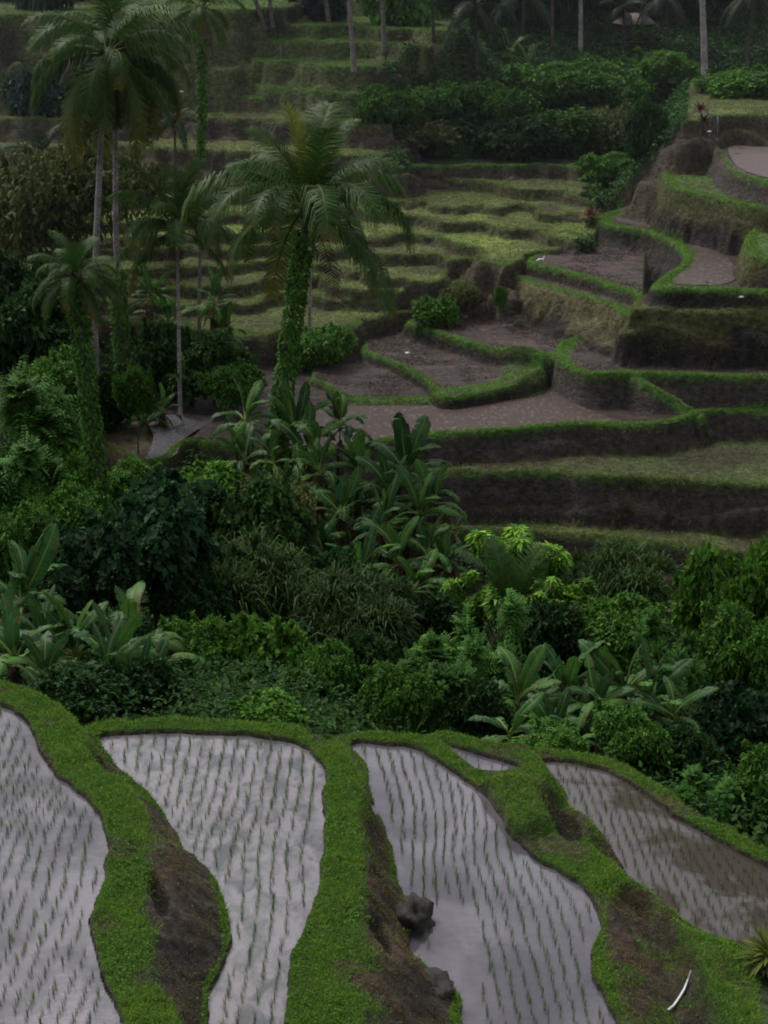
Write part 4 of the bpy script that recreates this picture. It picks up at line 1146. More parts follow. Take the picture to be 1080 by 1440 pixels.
# centre clump
ban('banana plant with spreading blue-green leaves left of the vine-covered palm', 345, 530, 585, 70, 10, 9, 2.2, 4)
ban('banana plant with one tall bright leaf just right of the vine-covered palm trunk', 415, 518, 598, 69, 11, 8, 2.6, 3, torch=True)
ban('banana plant with bright upright torch leaf in front of the brown pool', 478, 530, 588, 70, 12, 9, 2.0, 3, torch=True)
ban('largest banana plant with fan of broad leaves in front of the right terraces', 572, 570, 655, 66, 13, 10, 2.9, 4)
ban('banana plant with drooping silver leaf at the right side of the centre clump', 612, 640, 690, 64, 14, 8, 1.9, 3)
ban('banana plant with a bright yellow-green leaf low in the centre clump', 540, 670, 735, 62, 15, 9, 2.1, 4, torch=True)
ban('small banana plant at the dark bottom of the centre clump', 520, 772, 812, 58, 16, 5, 1.4, 2, lo=2)
ban('ragged banana plant filling the gap between the vine-covered palm and the large fan', 450, 610, 655, 66, 17, 8, 1.8, 4)
ban('dark banana plant under the spreading one left of the vine-covered palm', 385, 590, 640, 66.5, 18, 7, 1.5, 4)
ban('banana plant with brown rags on the right flank of the centre clump', 600, 720, 765, 60, 19, 7, 1.6, 4)
ban('low banana plant hanging over the right flank of the clump near the terrace wall', 640, 690, 735, 62, 9, 6, 1.3, 3, lo=2)
for i, (u, vt, vc, Y, L, lab) in enumerate([(505, 600, 660, 67, 2.3, 'tall banana plant between the torch-leaved one and the large fan'), (550, 615, 690, 64.5, 2.5, 'banana plant with big dark leaves just under the large fan'),
        (480, 660, 715, 64, 2.2, 'banana plant with shadowed leaves left of the low yellow-green one'), (590, 650, 715, 63, 2.3, 'banana plant with leaves spreading toward the terrace wall'),
        (430, 560, 630, 68, 2.3, 'banana plant leaning against the right side of the vine-covered trunk'), (345, 600, 640, 68, 2.0, 'outermost banana plant at the left of the centre clump'),
        (560, 720, 780, 60, 2.1, 'drooping banana plant in the dark lower part of the centre clump')]):
    ban(lab, u, vt, vc, Y, 60 + i, 9, L, 4)
for i, (u, vt, vc, Y, L, lab) in enumerate([(455, 725, 775, 59.5, 2.0, 'shadowed banana plant with brown rags just right of the vine-draped mound'), (505, 745, 800, 58, 2.0, 'shadowed banana plant in the dark base of the centre clump, above the narrow-leaved shrub'),
        (585, 765, 815, 58, 1.9, 'lowest banana plant of the centre clump with dark leaves spreading down'), (625, 735, 785, 60, 1.7, 'banana plant at the right foot of the centre clump beside the yellow-green shrub')]):
    ban(lab, u, vt, vc, Y, 90 + i, 8, L, 7)
for i, (u, vt, vc, Y, L, lab) in enumerate([(160, 850, 925, 40, 1.9, 'banana plant with upright leaves in front of the pale rounded leaf'), (60, 830, 900, 41.5, 2.0, 'banana plant with crossing leaves beside the tall leftmost one'), (0, 800, 880, 43, 2.1, 'banana plant cut by the left photo edge'), (200, 900, 950, 39.5, 1.5, 'low banana plant at the right foot of the left thicket')]):
    ban(lab, u, vt, vc, Y, 70 + i, 8, L, 5)
for i, (u, vt, vc, Y, L, lab) in enumerate([(760, 930, 985, 42.5, 1.7, 'banana plant between the pale arching leaves and the centre of the right clump'), (840, 940, 990, 42, 1.7, 'banana plant with leaves folded down in the middle of the right clump'), (915, 920, 975, 43, 1.8, 'banana plant behind the browned leaf tips of the right clump'), (780, 985, 1020, 40, 1.4, 'banana plant low in the middle of the right clump')]):
    ban(lab, u, vt, vc, Y, 80 + i, 8, L, 2)
# right clump
ban('banana plant with pale arching leaves, leftmost of the right banana clump', 728, 912, 985, 42, 20, 9, 1.9, 2)
ban('banana plant with a long upright leaf in the centre of the right banana clump', 795, 908, 968, 43, 21, 9, 1.9, 2)
ban('banana plant with striped upright leaves right of centre in the right banana clump', 880, 902, 962, 43, 22, 9, 1.9, 2)
ban('low banana plant with wide bright leaf just above the brown paddy corner', 718, 985, 1025, 38.5, 23, 7, 1.4, 1, lo=1)
ban('banana plant with browned leaf tips at the right end of the right clump', 950, 948, 1000, 42, 24, 8, 1.6, 3, lo=1)
ban('small banana plant beneath the right clump beside the grass bank', 810, 1000, 1035, 39, 25, 6, 1.2, 1, lo=1)
# behind, at the foot of the far terraces
for i, (u, vt, vc, lab) in enumerate([(212, 360, 410, 'dark banana plant behind the pale trunk of the rear left palm'), (300, 372, 420, 'banana plant with blue-green leaf left of the vine-covered palm crown'),
                          (238, 395, 450, 'dark shaggy banana plant behind the slender palm'), (315, 425, 465, 'banana plant with thin yellow leaf under the middle palm fronds'), (228, 540, 575, 'small banana plant beside the silver pool'), (205, 545, 590, 'low leafy banana plant between the two ivy-wrapped trunks')]):
    ban(lab, u, vt, vc, 88 if i < 4 else 80, 30 + i, 8, None, 4)
for i, (u, vt, vc, lab) in enumerate([(715, 35, 75, 'dim banana plant in the dark forest left of the white trunk'), (742, 55, 92, 'dim banana plant at the forest foot left of the white trunk')]):
    p = hit(u, vc + 22)
    if p is not None: ban(lab, u, vt, vc, p[1], 40 + i, 7, None, 2)

# ------------------------------------------------------------------ shrubs and trees: meshes of each kind, then individuals
KIND = {}
def kind(name, **k): KIND[name] = k
SH = {}
def get(kindname, v):
    if (kindname, v) in SH: return SH[(kindname, v)]
    s = hash_name(kindname) + v * 7
    p = dict(round=('round', 13000, .10, GREEN['blue'], None), fine=('oval', 15000, .09, GREEN['mid'], (.10, .22, .032)), dark=('oval', 12000, .12, GREEN['dark'], None),
             lime=('palmate', 15000, .13, GREEN['mid'], GREEN['lime']), fern=('fern', 16000, .12, GREEN['fern'], None), bright=('round', 11000, .105, GREEN['bright'], (.09, .19, .035)),
             blade=('blade', 7000, .2, (.05, .095, .026), None), vine=('round', 14000, .075, (.035, .085, .022), (.06, .12, .03)), olive=('oval', 8000, .085, (.085, .115, .035), (.14, .16, .05)),
             farblue=('oval', 5200, .20, (.026, .055, .040), None), fardark=('round', 7000, .15, (.020, .044, .022), None))[kindname]  # farblue has distance haze painted into its leaf colour
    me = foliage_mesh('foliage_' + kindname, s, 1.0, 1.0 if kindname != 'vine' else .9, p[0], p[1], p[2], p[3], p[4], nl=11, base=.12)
    wd = woody_mesh('wood_' + kindname, s, 1.0, 1.0, .035)
    SH[(kindname, v)] = (me, wd); return SH[(kindname, v)]
def hash_name(s): return sum(ord(c) * (i + 3) for i, c in enumerate(s)) % 977
NB = 0
def bush(label, u, v, Y, ru, rv, knd, var=None, name='shrub', cat='shrub', group=None, down=None):
    """crown centre at a surveyed point, half-sizes in photo pixels; woody stems reach the ground"""
    global NB
    NB += 1
    c = at_y(u, v, Y); k = px(Y); R = ru * k * 1.08; hh = rv * k * 2.1
    z0 = c[2] - rv * k * 1.12
    gz = ground(c[0], c[1])
    if z0 < gz - .4: z0 = gz - .4
    me, wd = get(knd, (var if var is not None else NB) % 2)
    root = thing(name, label, cat, (c[0], c[1], gz), 0, group)
    rz = NB * 1.9
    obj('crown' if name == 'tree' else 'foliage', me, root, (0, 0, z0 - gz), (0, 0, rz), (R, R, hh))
    if z0 - gz + hh * .5 > .8:
        obj('trunk' if name == 'tree' else 'stem', wd, root, (0, 0, -.1), (0, 0, rz), (R, R, z0 - gz + hh * .85))
    return root
B = bush
B('mass of light feathery foliage at the left edge, below the short ivy-wrapped palm', 40, 600, 62, 85, 55, 'fern')
B('dark bush at the left edge beneath the far terraces', 40, 480, 80, 75, 55, 'dark')
B('dark bush between the left edge and the short ivy palm crown', 70, 540, 74, 60, 40, 'fine')
B('dense dark green tree mass hugging the short ivy palm', 15, 420, 86, 60, 45, 'dark')
B('feathery green shrub low at the left edge above the banana thicket', 30, 690, 54, 70, 55, 'fern')
B('bright-leaved shrub right of the feathery mass at the foot of the ivy trunk', 85, 690, 61, 50, 45, 'bright')
B('green shrub directly left of the big round-leaved bush', 90, 740, 52, 55, 45, 'fine')
B('bluish round-leaved bush, broad and dark, left of the vine-draped mound', 212, 752, 51, 88, 62, 'round', 0)
B('bluish round-leaved bush just below the silver pool', 245, 715, 57, 65, 38, 'round', 1)
B('small green shrub growing right below the silver pool rim', 180, 685, 66, 45, 25, 'fine')
B('leafy shrub tumbling from the pool rim left of the banana clump', 305, 690, 66, 52, 26, 'bright')
B('vine-draped mound between the round-leaved bush and the centre bananas', 365, 760, 56, 75, 75, 'vine', 0)
B('yellowish small-leaved bush on top of the vine-draped mound', 385, 700, 60, 60, 38, 'olive')
B('grassy hanging shrub at the foot of the vine-draped mound', 350, 840, 52, 75, 50, 'blade')
B('dark shrub in the shadow left of the vine-draped mound', 265, 835, 50, 60, 55, 'dark')
B('dark shrub in the shadow below the centre bananas', 470, 840, 55, 65, 45, 'dark')
B('dark shadowed bush right below the centre bananas', 560, 865, 54, 75, 42, 'dark')
B('dark narrow-leaved shrub at the bottom of the centre clump', 500, 880, 50, 75, 45, 'blade')
B('fresh green bush above the second paddy, left part', 280, 935, 44, 65, 55, 'fine', 0)
B('fresh green bush with pale tips above the middle of the second paddy', 370, 935, 43.5, 65, 55, 'bright', 0)
B('small bright bush peeking over the bank behind the second paddy', 385, 1003, 35.5, 48, 20, 'bright', 1)
B('rounded bush densely covered in small creeper leaves above the middle bank', 515, 940, 43, 62, 52, 'vine', 1)
B('small-leaved bush between the fresh green bush and the creeper-covered one', 445, 955, 41, 52, 45, 'fine', 1)
B('low green bush at the foot of the creeper-covered one', 560, 985, 39, 55, 38, 'fine', 0)
B('fern-like shrub with a light green rosette left of the young palm', 604, 915, 44, 38, 28, 'lime', 0)
B('ferny bush under the light green rosette', 610, 960, 42, 60, 48, 'fern', 1)
B('yellow-green flushed shrub crowned with lime leaf tips behind the young palm', 735, 805, 57, 95, 55, 'lime', 1, name='tree', cat='tree')
B('yellow-green tipped shrub leaning right toward the reeds', 800, 850, 55, 60, 42, 'lime', 0)
B('lower left shoulder of yellow-tipped foliage beside the dark clump', 655, 850, 56, 50, 45, 'lime', 1)
B('fine-leaved green shrub around the foot of the young palm', 690, 920, 47, 55, 50, 'fern', 0)
B('clump of tall reed grass left of the big right-hand tree', 880, 830, 60, 55, 40, 'blade', 0, 'reed_clump', 'reeds')
B('reed clump behind the yellow-green shrub under the terrace wall', 835, 815, 63, 32, 34, 'blade', 1, 'reed_clump', 'reeds')
B('mid green shrub between the reeds and the right bananas', 855, 890, 50, 70, 42, 'fine', 1)
B('shadowed shrub behind the right banana clump', 790, 905, 50, 65, 45, 'dark', 0)
B('large bright leafy tree at the right edge in front of the lowest terrace wall', 1015, 850, 52, 62, 66, 'bright', 1, 'tree', 'tree')
B('leafy tree crown cut by the right edge of the photo', 1085, 830, 53, 50, 62, 'bright', 0, 'tree', 'tree')
B('dense mid-height foliage of the right-hand thicket under the bright tree', 1045, 935, 47, 70, 60, 'fine', 0)
B('spiky feathery shrub standing beside the right banana clump', 935, 935, 46, 42, 45, 'fern', 0)
B('dark bush below the right thicket beside the grass bank', 1040, 1035, 42, 75, 58, 'round', 1)
B('dark bush low at the right edge above the brown paddy bank', 1075, 1120, 36, 60, 48, 'fine', 0)
B('deep green bush right of the small banana plant by the paddy corner', 890, 1040, 38.5, 60, 38, 'fine', 1)
B('dark shrub between the right bananas and the right thicket', 960, 1060, 39, 60, 48, 'dark', 1)
B('green shrub above the outer bank of the brown paddy', 985, 1125, 35.5, 50, 34, 'fern', 1)
B('dark undergrowth bush behind the low banana plant of the right clump', 680, 1000, 41, 50, 38, 'dark', 0)
B('low dark shrub behind the bank right of the wedge pool', 780, 1045, 36.5, 45, 22, 'fine', 0)
B('dark shrub tucked between left bananas and the bank', 200, 960, 38.5, 55, 40, 'dark', 1)
B('low dark bush at the foot of the left banana thicket', 110, 975, 37, 65, 28, 'dark', 0)
B('dark leafy bush behind the left banana thicket', 120, 800, 48, 75, 50, 'round', 0)
B('green bush at the left edge behind the tall banana leaves', 20, 765, 50, 60, 50, 'fine', 1)
# middle distance left
B('wide olive tree with sparse crown at the upper left beneath the far slope', 85, 290, 97, 95, 72, 'olive', 0, 'tree', 'tree')
B('olive-leaved tree left of the tall palms near the left edge', 18, 285, 99, 60, 60, 'olive', 1, 'tree', 'tree')
B('small olive tree between the two pale palm trunks and the slender palm', 192, 268, 104, 40, 35, 'olive', 0, 'tree', 'tree')
B('bluish tree behind the hanging fronds of the tall left palm', 78, 110, 138, 40, 55, 'farblue', 0, 'tree', 'tree')
B('bluish tree filling the slope left of the tall palm crown', 60, 45, 150, 55, 45, 'farblue', 1, 'tree', 'tree')
B('small bluish bush under the striped far terraces at the left edge', 50, 168, 128, 38, 26, 'farblue', 0)
B('bushy green shrub at the foot of the pale trunks', 150, 560, 80, 40, 36, 'dark', 1)
B('ivy-grown shrub behind the slender palm foot', 225, 500, 86, 50, 42, 'vine', 0)
B('dark shrub left of the slender palm foot', 190, 555, 76, 30, 30, 'fine', 0)
B('green shrub behind the centre banana plants at the gully head', 450, 505, 92, 48, 26, 'fine', 1)
B('dark green shrub right of the slender palm near the thin trunk', 300, 510, 84, 55, 35, 'vine', 1)
B('shrub hiding the gully left of the mud terraces', 330, 545, 78, 45, 22, 'fine', 0)
B('small dark tree with rounded crown on the upper terrace', 448, 66, 146, 33, 24, 'farblue', 1, 'tree', 'tree')
B('low bright shrubs where the terraces meet the dark mud walls', 612, 440, 95, 28, 16, 'bright', 0)
B('leafy shrub on the shaggy bank left of the dark mud wall', 648, 410, 97, 26, 15, 'olive', 1)
B('dark small bush on the shaggy bank above the dark mud wall', 705, 418, 95, 10, 12, 'bright', 1)
B('dark green bush at the end of the green terraces under the ridge', 905, 255, 112, 28, 34, 'dark', 0)
B('large-leaved bush on the right slope beside the lit terrace', 560, 122, 140, 45, 30, 'bright', 1)
B('bright leafy bush at the end of the brown wall on the middle terraces', 640, 232, 124, 30, 12, 'fine', 0)
# shrubs and trees of the dark slope at the top
slope = [(600, 150, 45, 24, 'fine', 'dim green bush on the slope below the leftmost forest trees'), (660, 190, 50, 24, 'dark', 'dark bush low on the scrub slope above the long green terraces'),
         (700, 150, 45, 26, 'fine', 'leafy bush in the middle of the scrub slope'), (760, 130, 48, 26, 'fine', 'brighter leafy bush below the white palm trunk'), (820, 120, 48, 26, 'fine', 'bush right below the white palm trunk'),
         (740, 205, 52, 26, 'dark', 'dark bush above the reddish terrace wall'), (800, 190, 50, 28, 'fine', 'tall leafy bush at the right part of the scrub slope'), (860, 195, 45, 32, 'olive', 'yellowish bush beside the ridge path'),
         (870, 130, 46, 26, 'fine', 'bush between the white trunk and the tallest pale trunk'), (930, 110, 46, 24, 'fine', 'dark leafy bush left of the tallest pale trunk'), (1040, 120, 55, 20, 'fine', 'low bush above the reddish bank at the upper right'),
         (540, 160, 36, 24, 'fine', 'bush at the left end of the scrub slope beside the palm fronds'), (590, 200, 50, 20, 'olive', 'dull bush behind the right fronds of the middle palm'), (850, 240, 30, 18, 'fine', 'small bush at the right end of the reddish terrace wall'),
         (1080, 105, 40, 20, 'dark', 'bush at the right edge above the reddish bank')]
for u, v, ru, rv, kn, lab in slope:
    p = hit(u, v + rv * .6)
    if p is not None: B(lab, u, v + 6, p[1], ru * 1.15, rv * .9, kn)
trees = [(590, 20, 50, 60, 'left end tree of the dark forest beside the pale trunk'), (650, 25, 45, 60, 'dark tree between the left forest palms'), (705, 5, 50, 60, 'dark tree behind the left forest palm'), (760, 15, 45, 60, 'dark tree around the thin reddish trunk'),
         (845, 15, 50, 55, 'dark tree left of the hut roof'), (910, 5, 50, 60, 'dark tree behind the hut roof'), (955, 30, 40, 55, 'dark tree left of the tallest pale trunk'), (1030, 25, 50, 62, 'dark tree right of the tallest pale trunk'), (1085, 20, 45, 62, 'dark tree at the upper right corner'),
         (800, -30, 60, 50, 'high dark tree above the white trunk'), (700, -40, 60, 50, 'high dark tree above the left forest'), (980, -40, 60, 50, 'high dark tree above the right forest'), (560, -50, 55, 45, 'dim tree at the top edge above the pale trunk'),
         (250, -20, 60, 40, 'dim tree at the top edge right of the tall palm crown'), (130, -10, 60, 45, 'dim tree at the top edge behind the tall palm crown'), (10, 10, 50, 50, 'dim tree in the upper left corner'), (340, -10, 40, 28, 'dim tree at the top edge behind the leaning trunk')]
for i, (u, v, ru, rv, lab) in enumerate(trees):
    Yt = 152 + (i % 3) * 5 + max(0, -v) * .5
    if i >= 9: Yt += 12
    B(lab, u, v, Yt, ru * 1.15, rv * 1.1, 'fardark' if i < 12 else 'farblue', name='tree', cat='tree')
# ------------------------------------------------------------------ small things
def lump(name, seed, r, mat, flat=.7):
    rng = np.random.default_rng(seed)
    import bmesh
    bm = bmesh.new(); bmesh.ops.create_icosphere(bm, subdivisions=4, radius=1)
    for v in bm.verts:
        p = v.co; q = float(NZ[2].fbm(np.array([p.x * 1.2 + seed + p.z * 2]), np.array([p.y * 1.2 + p.z]), .8, 4)[0])
        s = .55 + .7 * q + .10 * math.sin(p.z * 9 + seed) + .35 * (float(NZ[5].fbm(np.array([p.x * 4 + seed + p.z * 3]), np.array([p.y * 4 - p.z * 2]), .8, 3)[0]) - .5)
        v.co = Vector((p.x * r[0] * s, p.y * r[1] * s, p.z * r[2] * s))
    me = bpy.data.meshes.new(name); bm.to_mesh(me); bm.free(); me.materials.append(mat)
    for p in me.polygons: p.use_smooth = True
    return me
M_ROCK = mat_plain('wet_dark_rock', (.03, .026, .021), .85, .8, 6)
t = M_ROCK.node_tree; bp = N(t, 'ShaderNodeBump', Strength=1.0, Distance=.06); nn = [n for n in t.nodes if n.type == 'TEX_NOISE'][0]; nn.inputs['Detail'].default_value = 9
t.links.new(nn.outputs['Fac'], bp.inputs['Height']); t.links.new(bp.outputs[0], t.nodes['Principled BSDF'].inputs['Normal'])
p = at_z(584, 1290, 13.5)
tag(obj('rock', lump('rock', 3, (.38, .50, .50), M_ROCK), None, (p[0] - .05, p[1], 13.40)), 'dark wet rock at the grassy shore, upper one of the two by the wide paddy', 'rock')
p = at_z(612, 1392, 13.5)
tag(obj('rock', lump('rock', 8, (.42, .55, .40), M_ROCK), None, (p[0] - .05, p[1] + .05, 13.36)), 'dark low rock nearer the camera, half under the grassy shore of the wide paddy', 'rock')

# curved white strip lying on the bare bank
M_WHITE = mat_plain('white_plastic', (.75, .76, .78), .35, .12, 30)
pa = [hit(u, v) for u, v in ((939, 1425), (947, 1417), (955, 1406), (962, 1394), (967, 1382), (971, 1369))]
pa = np.array([q + np.array([0, 0, .025]) for q in pa if q is not None])
me = bpy.data.meshes.new('strip'); V = []; Fs = []
for i, q in enumerate(pa):
    tn = pa[min(i + 1, len(pa) - 1)] - pa[max(i - 1, 0)]; s = np.cross(tn, [0, 0, 1]); s = s / (np.linalg.norm(s) + 1e-9) * (.022 if i < 4 else .012)
    V += [tuple(q - s), tuple(q + s), tuple(q + s * .6 + np.array([0, 0, .02])), tuple(q - s * .6 + np.array([0, 0, .02]))]
for i in range(len(pa) - 1):
    a = i * 4
    for j in range(4): Fs.append((a + j, a + (j + 1) % 4, a + 4 + (j + 1) % 4, a + 4 + j))
Fs += [(0, 1, 2, 3), tuple(len(V) - 4 + j for j in (3, 2, 1, 0))]
me.from_pydata(V, [], Fs); me.materials.append(M_WHITE)
tag(obj('plastic_strip', me), 'curved white plastic strip lying on the bare brown bank at the lower right', 'strip')

# spiky plant at the right edge
def spiky(name, seed, n, L, W, col, rise=.5):
    rng = np.random.default_rng(seed); g = Geo()
    for i in range(n):
        q = i / n; az = i * 2.39996; el = math.radians(82 - 85 * q * (1 - rise * .3)); l = L * (.75 + .4 * rng.random()); m = 6; s = np.linspace(0, 1, m)
        e = el - s * .9
        X = np.cumsum(np.cos(e)) * l / m; Zz = np.cumsum(np.sin(e)) * l / m
        pts = np.stack([X * math.cos(az), X * math.sin(az), Zz], 1); S = np.array([-math.sin(az), math.cos(az), 0]) 
        w = W * np.sin(PI * (s * .9 + .08)) ** .8
        V = np.concatenate([pts - S * w[:, None], pts + np.array([0, 0, -.25]) * w[:, None], pts + S * w[:, None]]); k = np.arange(m - 1)[:, None]
        Fq = np.concatenate([k + np.array([[0, 1, m + 1, m]]), k + np.array([[m, m + 1, 2 * m + 1, 2 * m]])])
        c = np.array(col) * (.6 + .8 * rng.random()) ; cc = np.tile(c, (3 * m, 1)); cc[m:2 * m] *= 1.3
        g.add(V, Fq, cc)
    return g
p = at_z(1078, 1372, 12.9); gz = ground(p[0], p[1])
r = thing('cordyline_plant', 'spiky dark plant with yellow-green strap leaves at the right edge beside the brown paddy', 'plant', (p[0], p[1], gz))
g = Geo(); g.tube([(0, 0, -.1), (.02, 0, .3), (0, 0, .55)], [.05, .045, .03], (.06, .05, .035), 7); obj('stem', g.mesh('stem', M_BARK, True), r)
obj('foliage', spiky('f', 2, 60, .62, .032, (.10, .13, .022)).mesh('strap_leaves', M_LEAF), r, (0, 0, .4))
g2 = spiky('f', 5, 40, .55, .03, (.02, .03, .012)); obj('lower_foliage', g2.mesh('strap_leaves', M_LEAF), r, (0, 0, .1))

# red cordylines near the ridge path
def cordy(label, u, v, h, n, col, sc):
    p = hit(u, v)
    if p is None: return
    r = thing('cordyline_plant', label, 'plant', tuple(p))
    g = Geo(); g.tube([(0, 0, -.1), (.06 * h, 0, h * .5), (0, 0, h)], [.07, .05, .035], (.10, .075, .06), 6)
    g.tube([(.03 * h, 0, h * .45), (.12 * h, .02, h * .6), (.13 * h, .02, h * .72)], [.04, .035, .03], (.10, .075, .06), 5)
    obj('stem', g.mesh('stem', M_BARK, True), r)
    obj('foliage', spiky('f', n, 34, sc, .07, col).mesh('cordyline_leaves', M_LEAF), r, (0, 0, h * .93))
    obj('lower_foliage', spiky('f', n + 1, 26, sc * .9, .07, (.05, .02, .02)).mesh('cordyline_leaves', M_LEAF), r, (.12 * h, 0, h * .62))
cordy('tall dark red cordyline on a thin pale stem beside the ridge path', 982, 208, 2.3, 3, (.085, .018, .022), .75)
cordy('low reddish-brown cordyline bush left of the tall red one', 926, 183, 1.0, 6, (.09, .035, .03), .7)
# withered plant with a green sprout at the tip of the ridge
p = hit(829, 314)
r = thing('withered_plant', 'withered reddish shrub with a green sprout at the tip of the winding bund', 'plant', tuple(p))
g = Geo(); g.tube([(0, 0, -.1), (.03, 0, .5), (0, 0, 1.0)], [.09, .07, .05], (.12, .08, .06), 6); obj('stem', g.mesh('stem', M_BARK, True), r)
obj('dead_foliage', spiky('f', 8, 50, .85, .06, (.22, .115, .085)).mesh('dry_leaves', M_LEAF), r, (0, 0, .45))
obj('foliage', spiky('f', 9, 24, .6, .06, (.07, .14, .03)).mesh('green_sprout', M_LEAF), r, (0, 0, 1.05))

# white duck on the bund, and two scraps of white litter
def duck(label, u, v, s):
    p = hit(u, v)
    r = thing('duck', label, 'bird', tuple(p), .3, None, s)
    me = bpy.data.meshes.new('duck_body')
    pts = [(-.24, 0, .17), (-.12, 0, .17), (.0, 0, .16), (.12, 0, .18), (.17, 0, .27), (.19, 0, .35), (.24, 0, .37)]; rad = [.02, .085, .11, .08, .038, .04, .018]
    me.from_pydata(pts, [(i, i + 1) for i in range(len(pts) - 1)], [])
    o = obj('body', me, r); o.modifiers.new('s', 'SKIN'); o.modifiers.new('u', 'SUBSURF').levels = 1
    for i, d in enumerate(me.skin_vertices[0].data): d.radius = (rad[i], rad[i]); d.use_root = i == 2
    me.materials.append(M_WHITE)
    g = Geo(); g.tube([(.25, 0, .365), (.29, 0, .36), (.33, 0, .355)], [.02, .016, .006], (.3, .16, .03), 6); obj('bill', g.mesh('bill', M_BARK), r)
    for sd in (-1, 1):
        g = Geo(); g.tube([(-.02, sd * .05, .09), (0, sd * .05, .0), (.04, sd * .05, -.01)], [.014, .012, .012], (.3, .16, .03), 5); obj('leg', g.mesh('leg', M_BARK), r)
    g = Geo(); g.leaves(np.array([[.08, .1, .2], [.08, -.1, .2]]), np.array([[-1, .05, -.02], [-1, -.05, -.02.__float__()]]), np.array([[0, 1., .3], [0, -1., .3]]), .26, .13, (.35, .35, .37), .1, 'round'); obj('wing', g.mesh('wings', M_BARK), r)
duck('small white duck standing on the left end of the curved green bund', 760, 371, 1.15)
def scrap(label, u, v, s):
    p = hit(u, v)
    if p is None: return
    tag(obj('plastic_bag', lump('bag', int(u), (s, s * .7, s * .4), M_WHITE), None, (p[0], p[1], p[2] + s * .15)), label, 'litter')
scrap('small white plastic bag on the dark mud shelf of the lower left mud terraces', 573, 497, .17)
scrap('tiny white plastic bag on the tan strip at the right of the terraces', 1042, 424, .14)
scrap('pale folded sheet lying on the grassy terrace behind the tall left palm', 255, 131, .22)

# posts by the upper pool
M_POST = mat_plain('weathered_wood', (.17, .15, .14), .8)
def post(label, u, v, h, w, signboard=False):
    p = hit(u, v)
    if p is None: return
    r = thing('wooden_post' if not signboard else 'small_sign', label, 'post' if not signboard else 'sign', tuple(p))
    g = Geo(); g.tube([(0, 0, -.2), (.01, 0, h * .5), (0, 0, h)], [w, w * .9, w * .85], (.2, .18, .17), 6); obj('shaft' if not signboard else 'leg', g.mesh('post', M_BARK), r)
    g = Geo(); 
    if signboard: g.tube([(0, 0, h), (0, 0, h + .02), (0, 0, h + .05), (0, 0, h + .09)], [.03, .15, .15, .03], (.45, .44, .42), 4); obj('board', g.mesh('board', M_WHITE), r)
    else: g.tube([(0, 0, h), (0, 0, h + .04), (0, 0, h + .09)], [w * 1.1, w * 1.1, w * .3], (.2, .18, .17), 6); obj('cap', g.mesh('cap', M_BARK), r)
post('thin grey post standing by the brown bank of the upper right pool', 1008, 192, 1.25, .06)
post('low post with small pale board beside the ridge path', 997, 196, .45, .04, True)
post('small dark marker post on the lit grass of the upper left terrace', 395, 82, .8, .1)

# hut roof glimpsed in the forest
p = hit(890, 66)
if p is not None:
    r = thing('thatched_hut', 'small open hut with pinkish worn roof in the dark forest', 'hut', tuple(p), .3)
    g = Geo(); V = [(-1.5, -1.1, 1.9), (1.5, -1.1, 1.9), (1.5, 1.1, 1.9), (-1.5, 1.1, 1.9), (-.8, 0, 2.7), (.8, 0, 2.7), (-1.5, -1.1, 1.82), (1.5, -1.1, 1.82), (1.5, 1.1, 1.82), (-1.5, 1.1, 1.82)]
    g.add(V, [(0, 1, 5, 4), (2, 3, 4, 5), (1, 2, 5, 5), (3, 0, 4, 4), (6, 7, 1, 0), (7, 8, 2, 1), (8, 9, 3, 2), (9, 6, 0, 3), (9, 8, 7, 6)], (.22, .15, .15)); obj('roof', g.mesh('roof', M_BARK), r)
    for sx in (-1, 1):
        for sy in (-1, 1):
            g = Geo(); g.tube([(sx * 1.25, sy * .85, -.2), (sx * 1.25, sy * .85, 1.0), (sx * 1.25, sy * .85, 1.85)], .06, (.08, .06, .05), 6); obj('post', g.mesh('hut_post', M_BARK), r)
    g = Geo(); g.add([(-1.25, -.85, .45), (1.25, -.85, .45), (1.25, .85, .45), (-1.25, .85, .45), (-1.25, -.85, .37), (1.25, -.85, .37), (1.25, .85, .37), (-1.25, .85, .37)], [(0, 1, 2, 3), (7, 6, 5, 4), (4, 5, 1, 0), (5, 6, 2, 1), (6, 7, 3, 2), (7, 4, 0, 3)], (.1, .075, .06)); obj('platform', g.mesh('platform', M_BARK), r)

# ------------------------------------------------------------------ thin rain haze filling the far side of the valley
m = bpy.data.materials.new('rain_haze'); m.use_nodes = True; t = m.node_tree
for n in list(t.nodes):
    if n.type != 'OUTPUT_MATERIAL': t.nodes.remove(n)
vs = t.nodes.new('ShaderNodeVolumeScatter'); vs.inputs['Color'].default_value = (.86, .93, 1, 1); vs.inputs['Density'].default_value = .00033
t.links.new(vs.outputs[0], t.nodes['Material Output'].inputs['Volume'])
g = Geo(); X0, X1, Y0, Y1, Z0, Z1 = -140, 140, 76, 330, -12, 62
V = [(X0, Y0, Z0), (X1, Y0, Z0), (X1, Y1, Z0), (X0, Y1, Z0), (X0, Y0, Z1), (X1, Y0, Z1), (X1, Y1, Z1), (X0, Y1, Z1)]
me = bpy.data.meshes.new('rain_haze'); me.from_pydata(V, [], [(0, 3, 2, 1), (4, 5, 6, 7), (0, 1, 5, 4), (1, 2, 6, 5), (2, 3, 7, 6), (3, 0, 4, 7)]); me.materials.append(m)
struct('rain_haze', me)
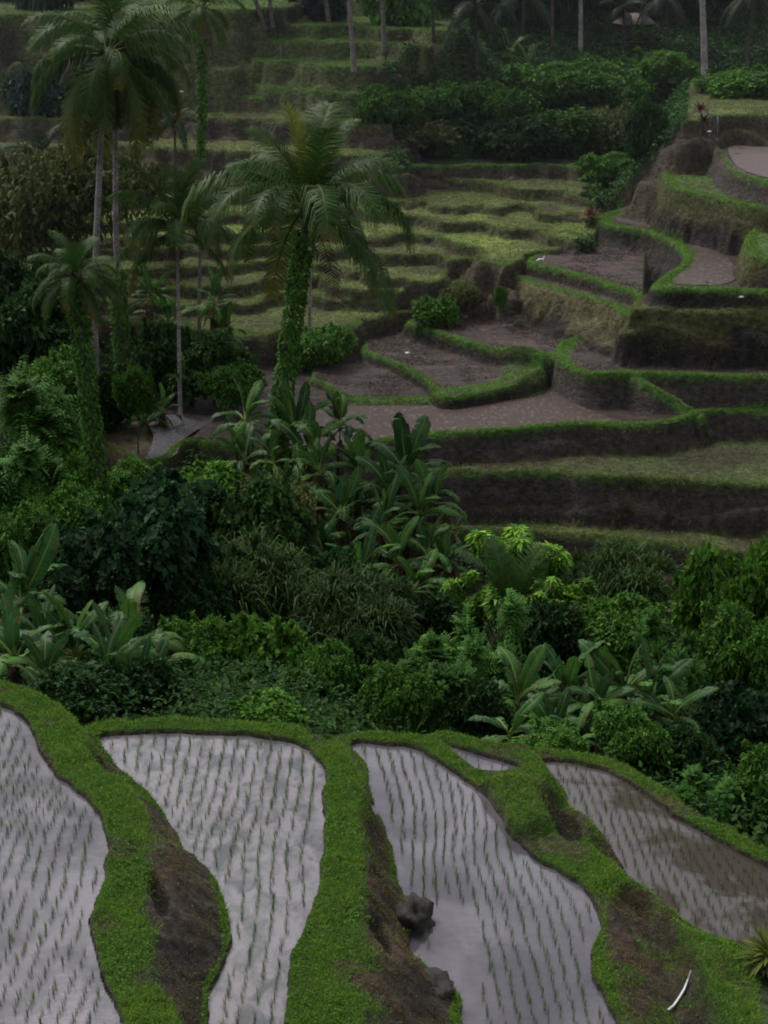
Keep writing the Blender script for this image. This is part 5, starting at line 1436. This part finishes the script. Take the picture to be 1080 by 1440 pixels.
# ------------------------------------------------------------------ light, camera
def world():
    w = bpy.data.worlds.new('World'); bpy.context.scene.world = w; w.use_nodes = True
    t = w.node_tree; bg = t.nodes['Background']
    sky = N(t, 'ShaderNodeTexSky', sky_type='NISHITA'); sky.sun_disc = False
    sky.sun_elevation = math.radians(55); sky.sun_rotation = math.radians(-40); sky.air_density = 1.0; sky.dust_density = 4.0
    hs = N(t, 'ShaderNodeHueSaturation'); hs.inputs['Saturation'].default_value = .30
    t.links.new(sky.outputs[0], hs.inputs['Color'])
    tc = N(t, 'ShaderNodeTexCoord'); mp = N(t, 'ShaderNodeMapping'); mp.inputs['Scale'].default_value = (1, 1, 2.4)
    nz = N(t, 'ShaderNodeTexNoise', Scale=6.0, Detail=8.0, Roughness=.6)
    t.links.new(tc.outputs['Generated'], mp.inputs['Vector']); t.links.new(mp.outputs['Vector'], nz.inputs['Vector'])
    r = N(t, 'ShaderNodeMapRange'); r.inputs['From Min'].default_value = .3; r.inputs['From Max'].default_value = .7
    r.inputs['To Min'].default_value = .5; r.inputs['To Max'].default_value = 1.5
    t.links.new(nz.outputs['Fac'], r.inputs['Value'])
    vm = N(t, 'ShaderNodeVectorMath', operation='SCALE'); vt = N(t, 'ShaderNodeVectorMath', operation='MULTIPLY')
    vt.inputs[1].default_value = (1.0, .99, 1.01)
    t.links.new(hs.outputs[0], vt.inputs[0]); t.links.new(vt.outputs[0], vm.inputs[0]); t.links.new(r.outputs[0], vm.inputs['Scale'])
    t.links.new(vm.outputs[0], bg.inputs['Color']); bg.inputs['Strength'].default_value = WORLD_STRENGTH
WORLD_STRENGTH = .15
world()
sd = bpy.data.lights.new('sun', 'SUN'); sd.energy = 1.5; sd.angle = math.radians(18); sd.color = (1, .96, .9)
so = bpy.data.objects.new('sun', sd); C.objects.link(so)
el, az = math.radians(55), math.radians(-40)
dirv = Vector((math.sin(az) * math.cos(el), math.cos(az) * math.cos(el), math.sin(el)))
so.rotation_euler = dirv.to_track_quat('Z', 'Y').to_euler()
cd = bpy.data.cameras.new('camera'); cd.sensor_width = 36; cd.sensor_fit = 'HORIZONTAL'; cd.lens = F / 1080 * 36
cd.clip_end = 1500; cd.clip_start = .5
co = bpy.data.objects.new('camera', cd); C.objects.link(co)
co.location = (0, 0, CAMZ); co.rotation_euler = (math.radians(90) - PITCH, 0, 0)
sc = bpy.context.scene; sc.camera = co
sc.view_settings.view_transform = 'Standard'; sc.view_settings.look = 'None'
sc.view_settings.exposure = 0; sc.view_settings.gamma = 1
sc.cycles.max_bounces = 6; sc.cycles.diffuse_bounces = 3; sc.cycles.glossy_bounces = 2; sc.cycles.transmission_bounces = 2
sc.cycles.use_denoising = True
sc.cycles.pixel_filter_type = 'BLACKMAN_HARRIS'; sc.cycles.filter_width = 1.9
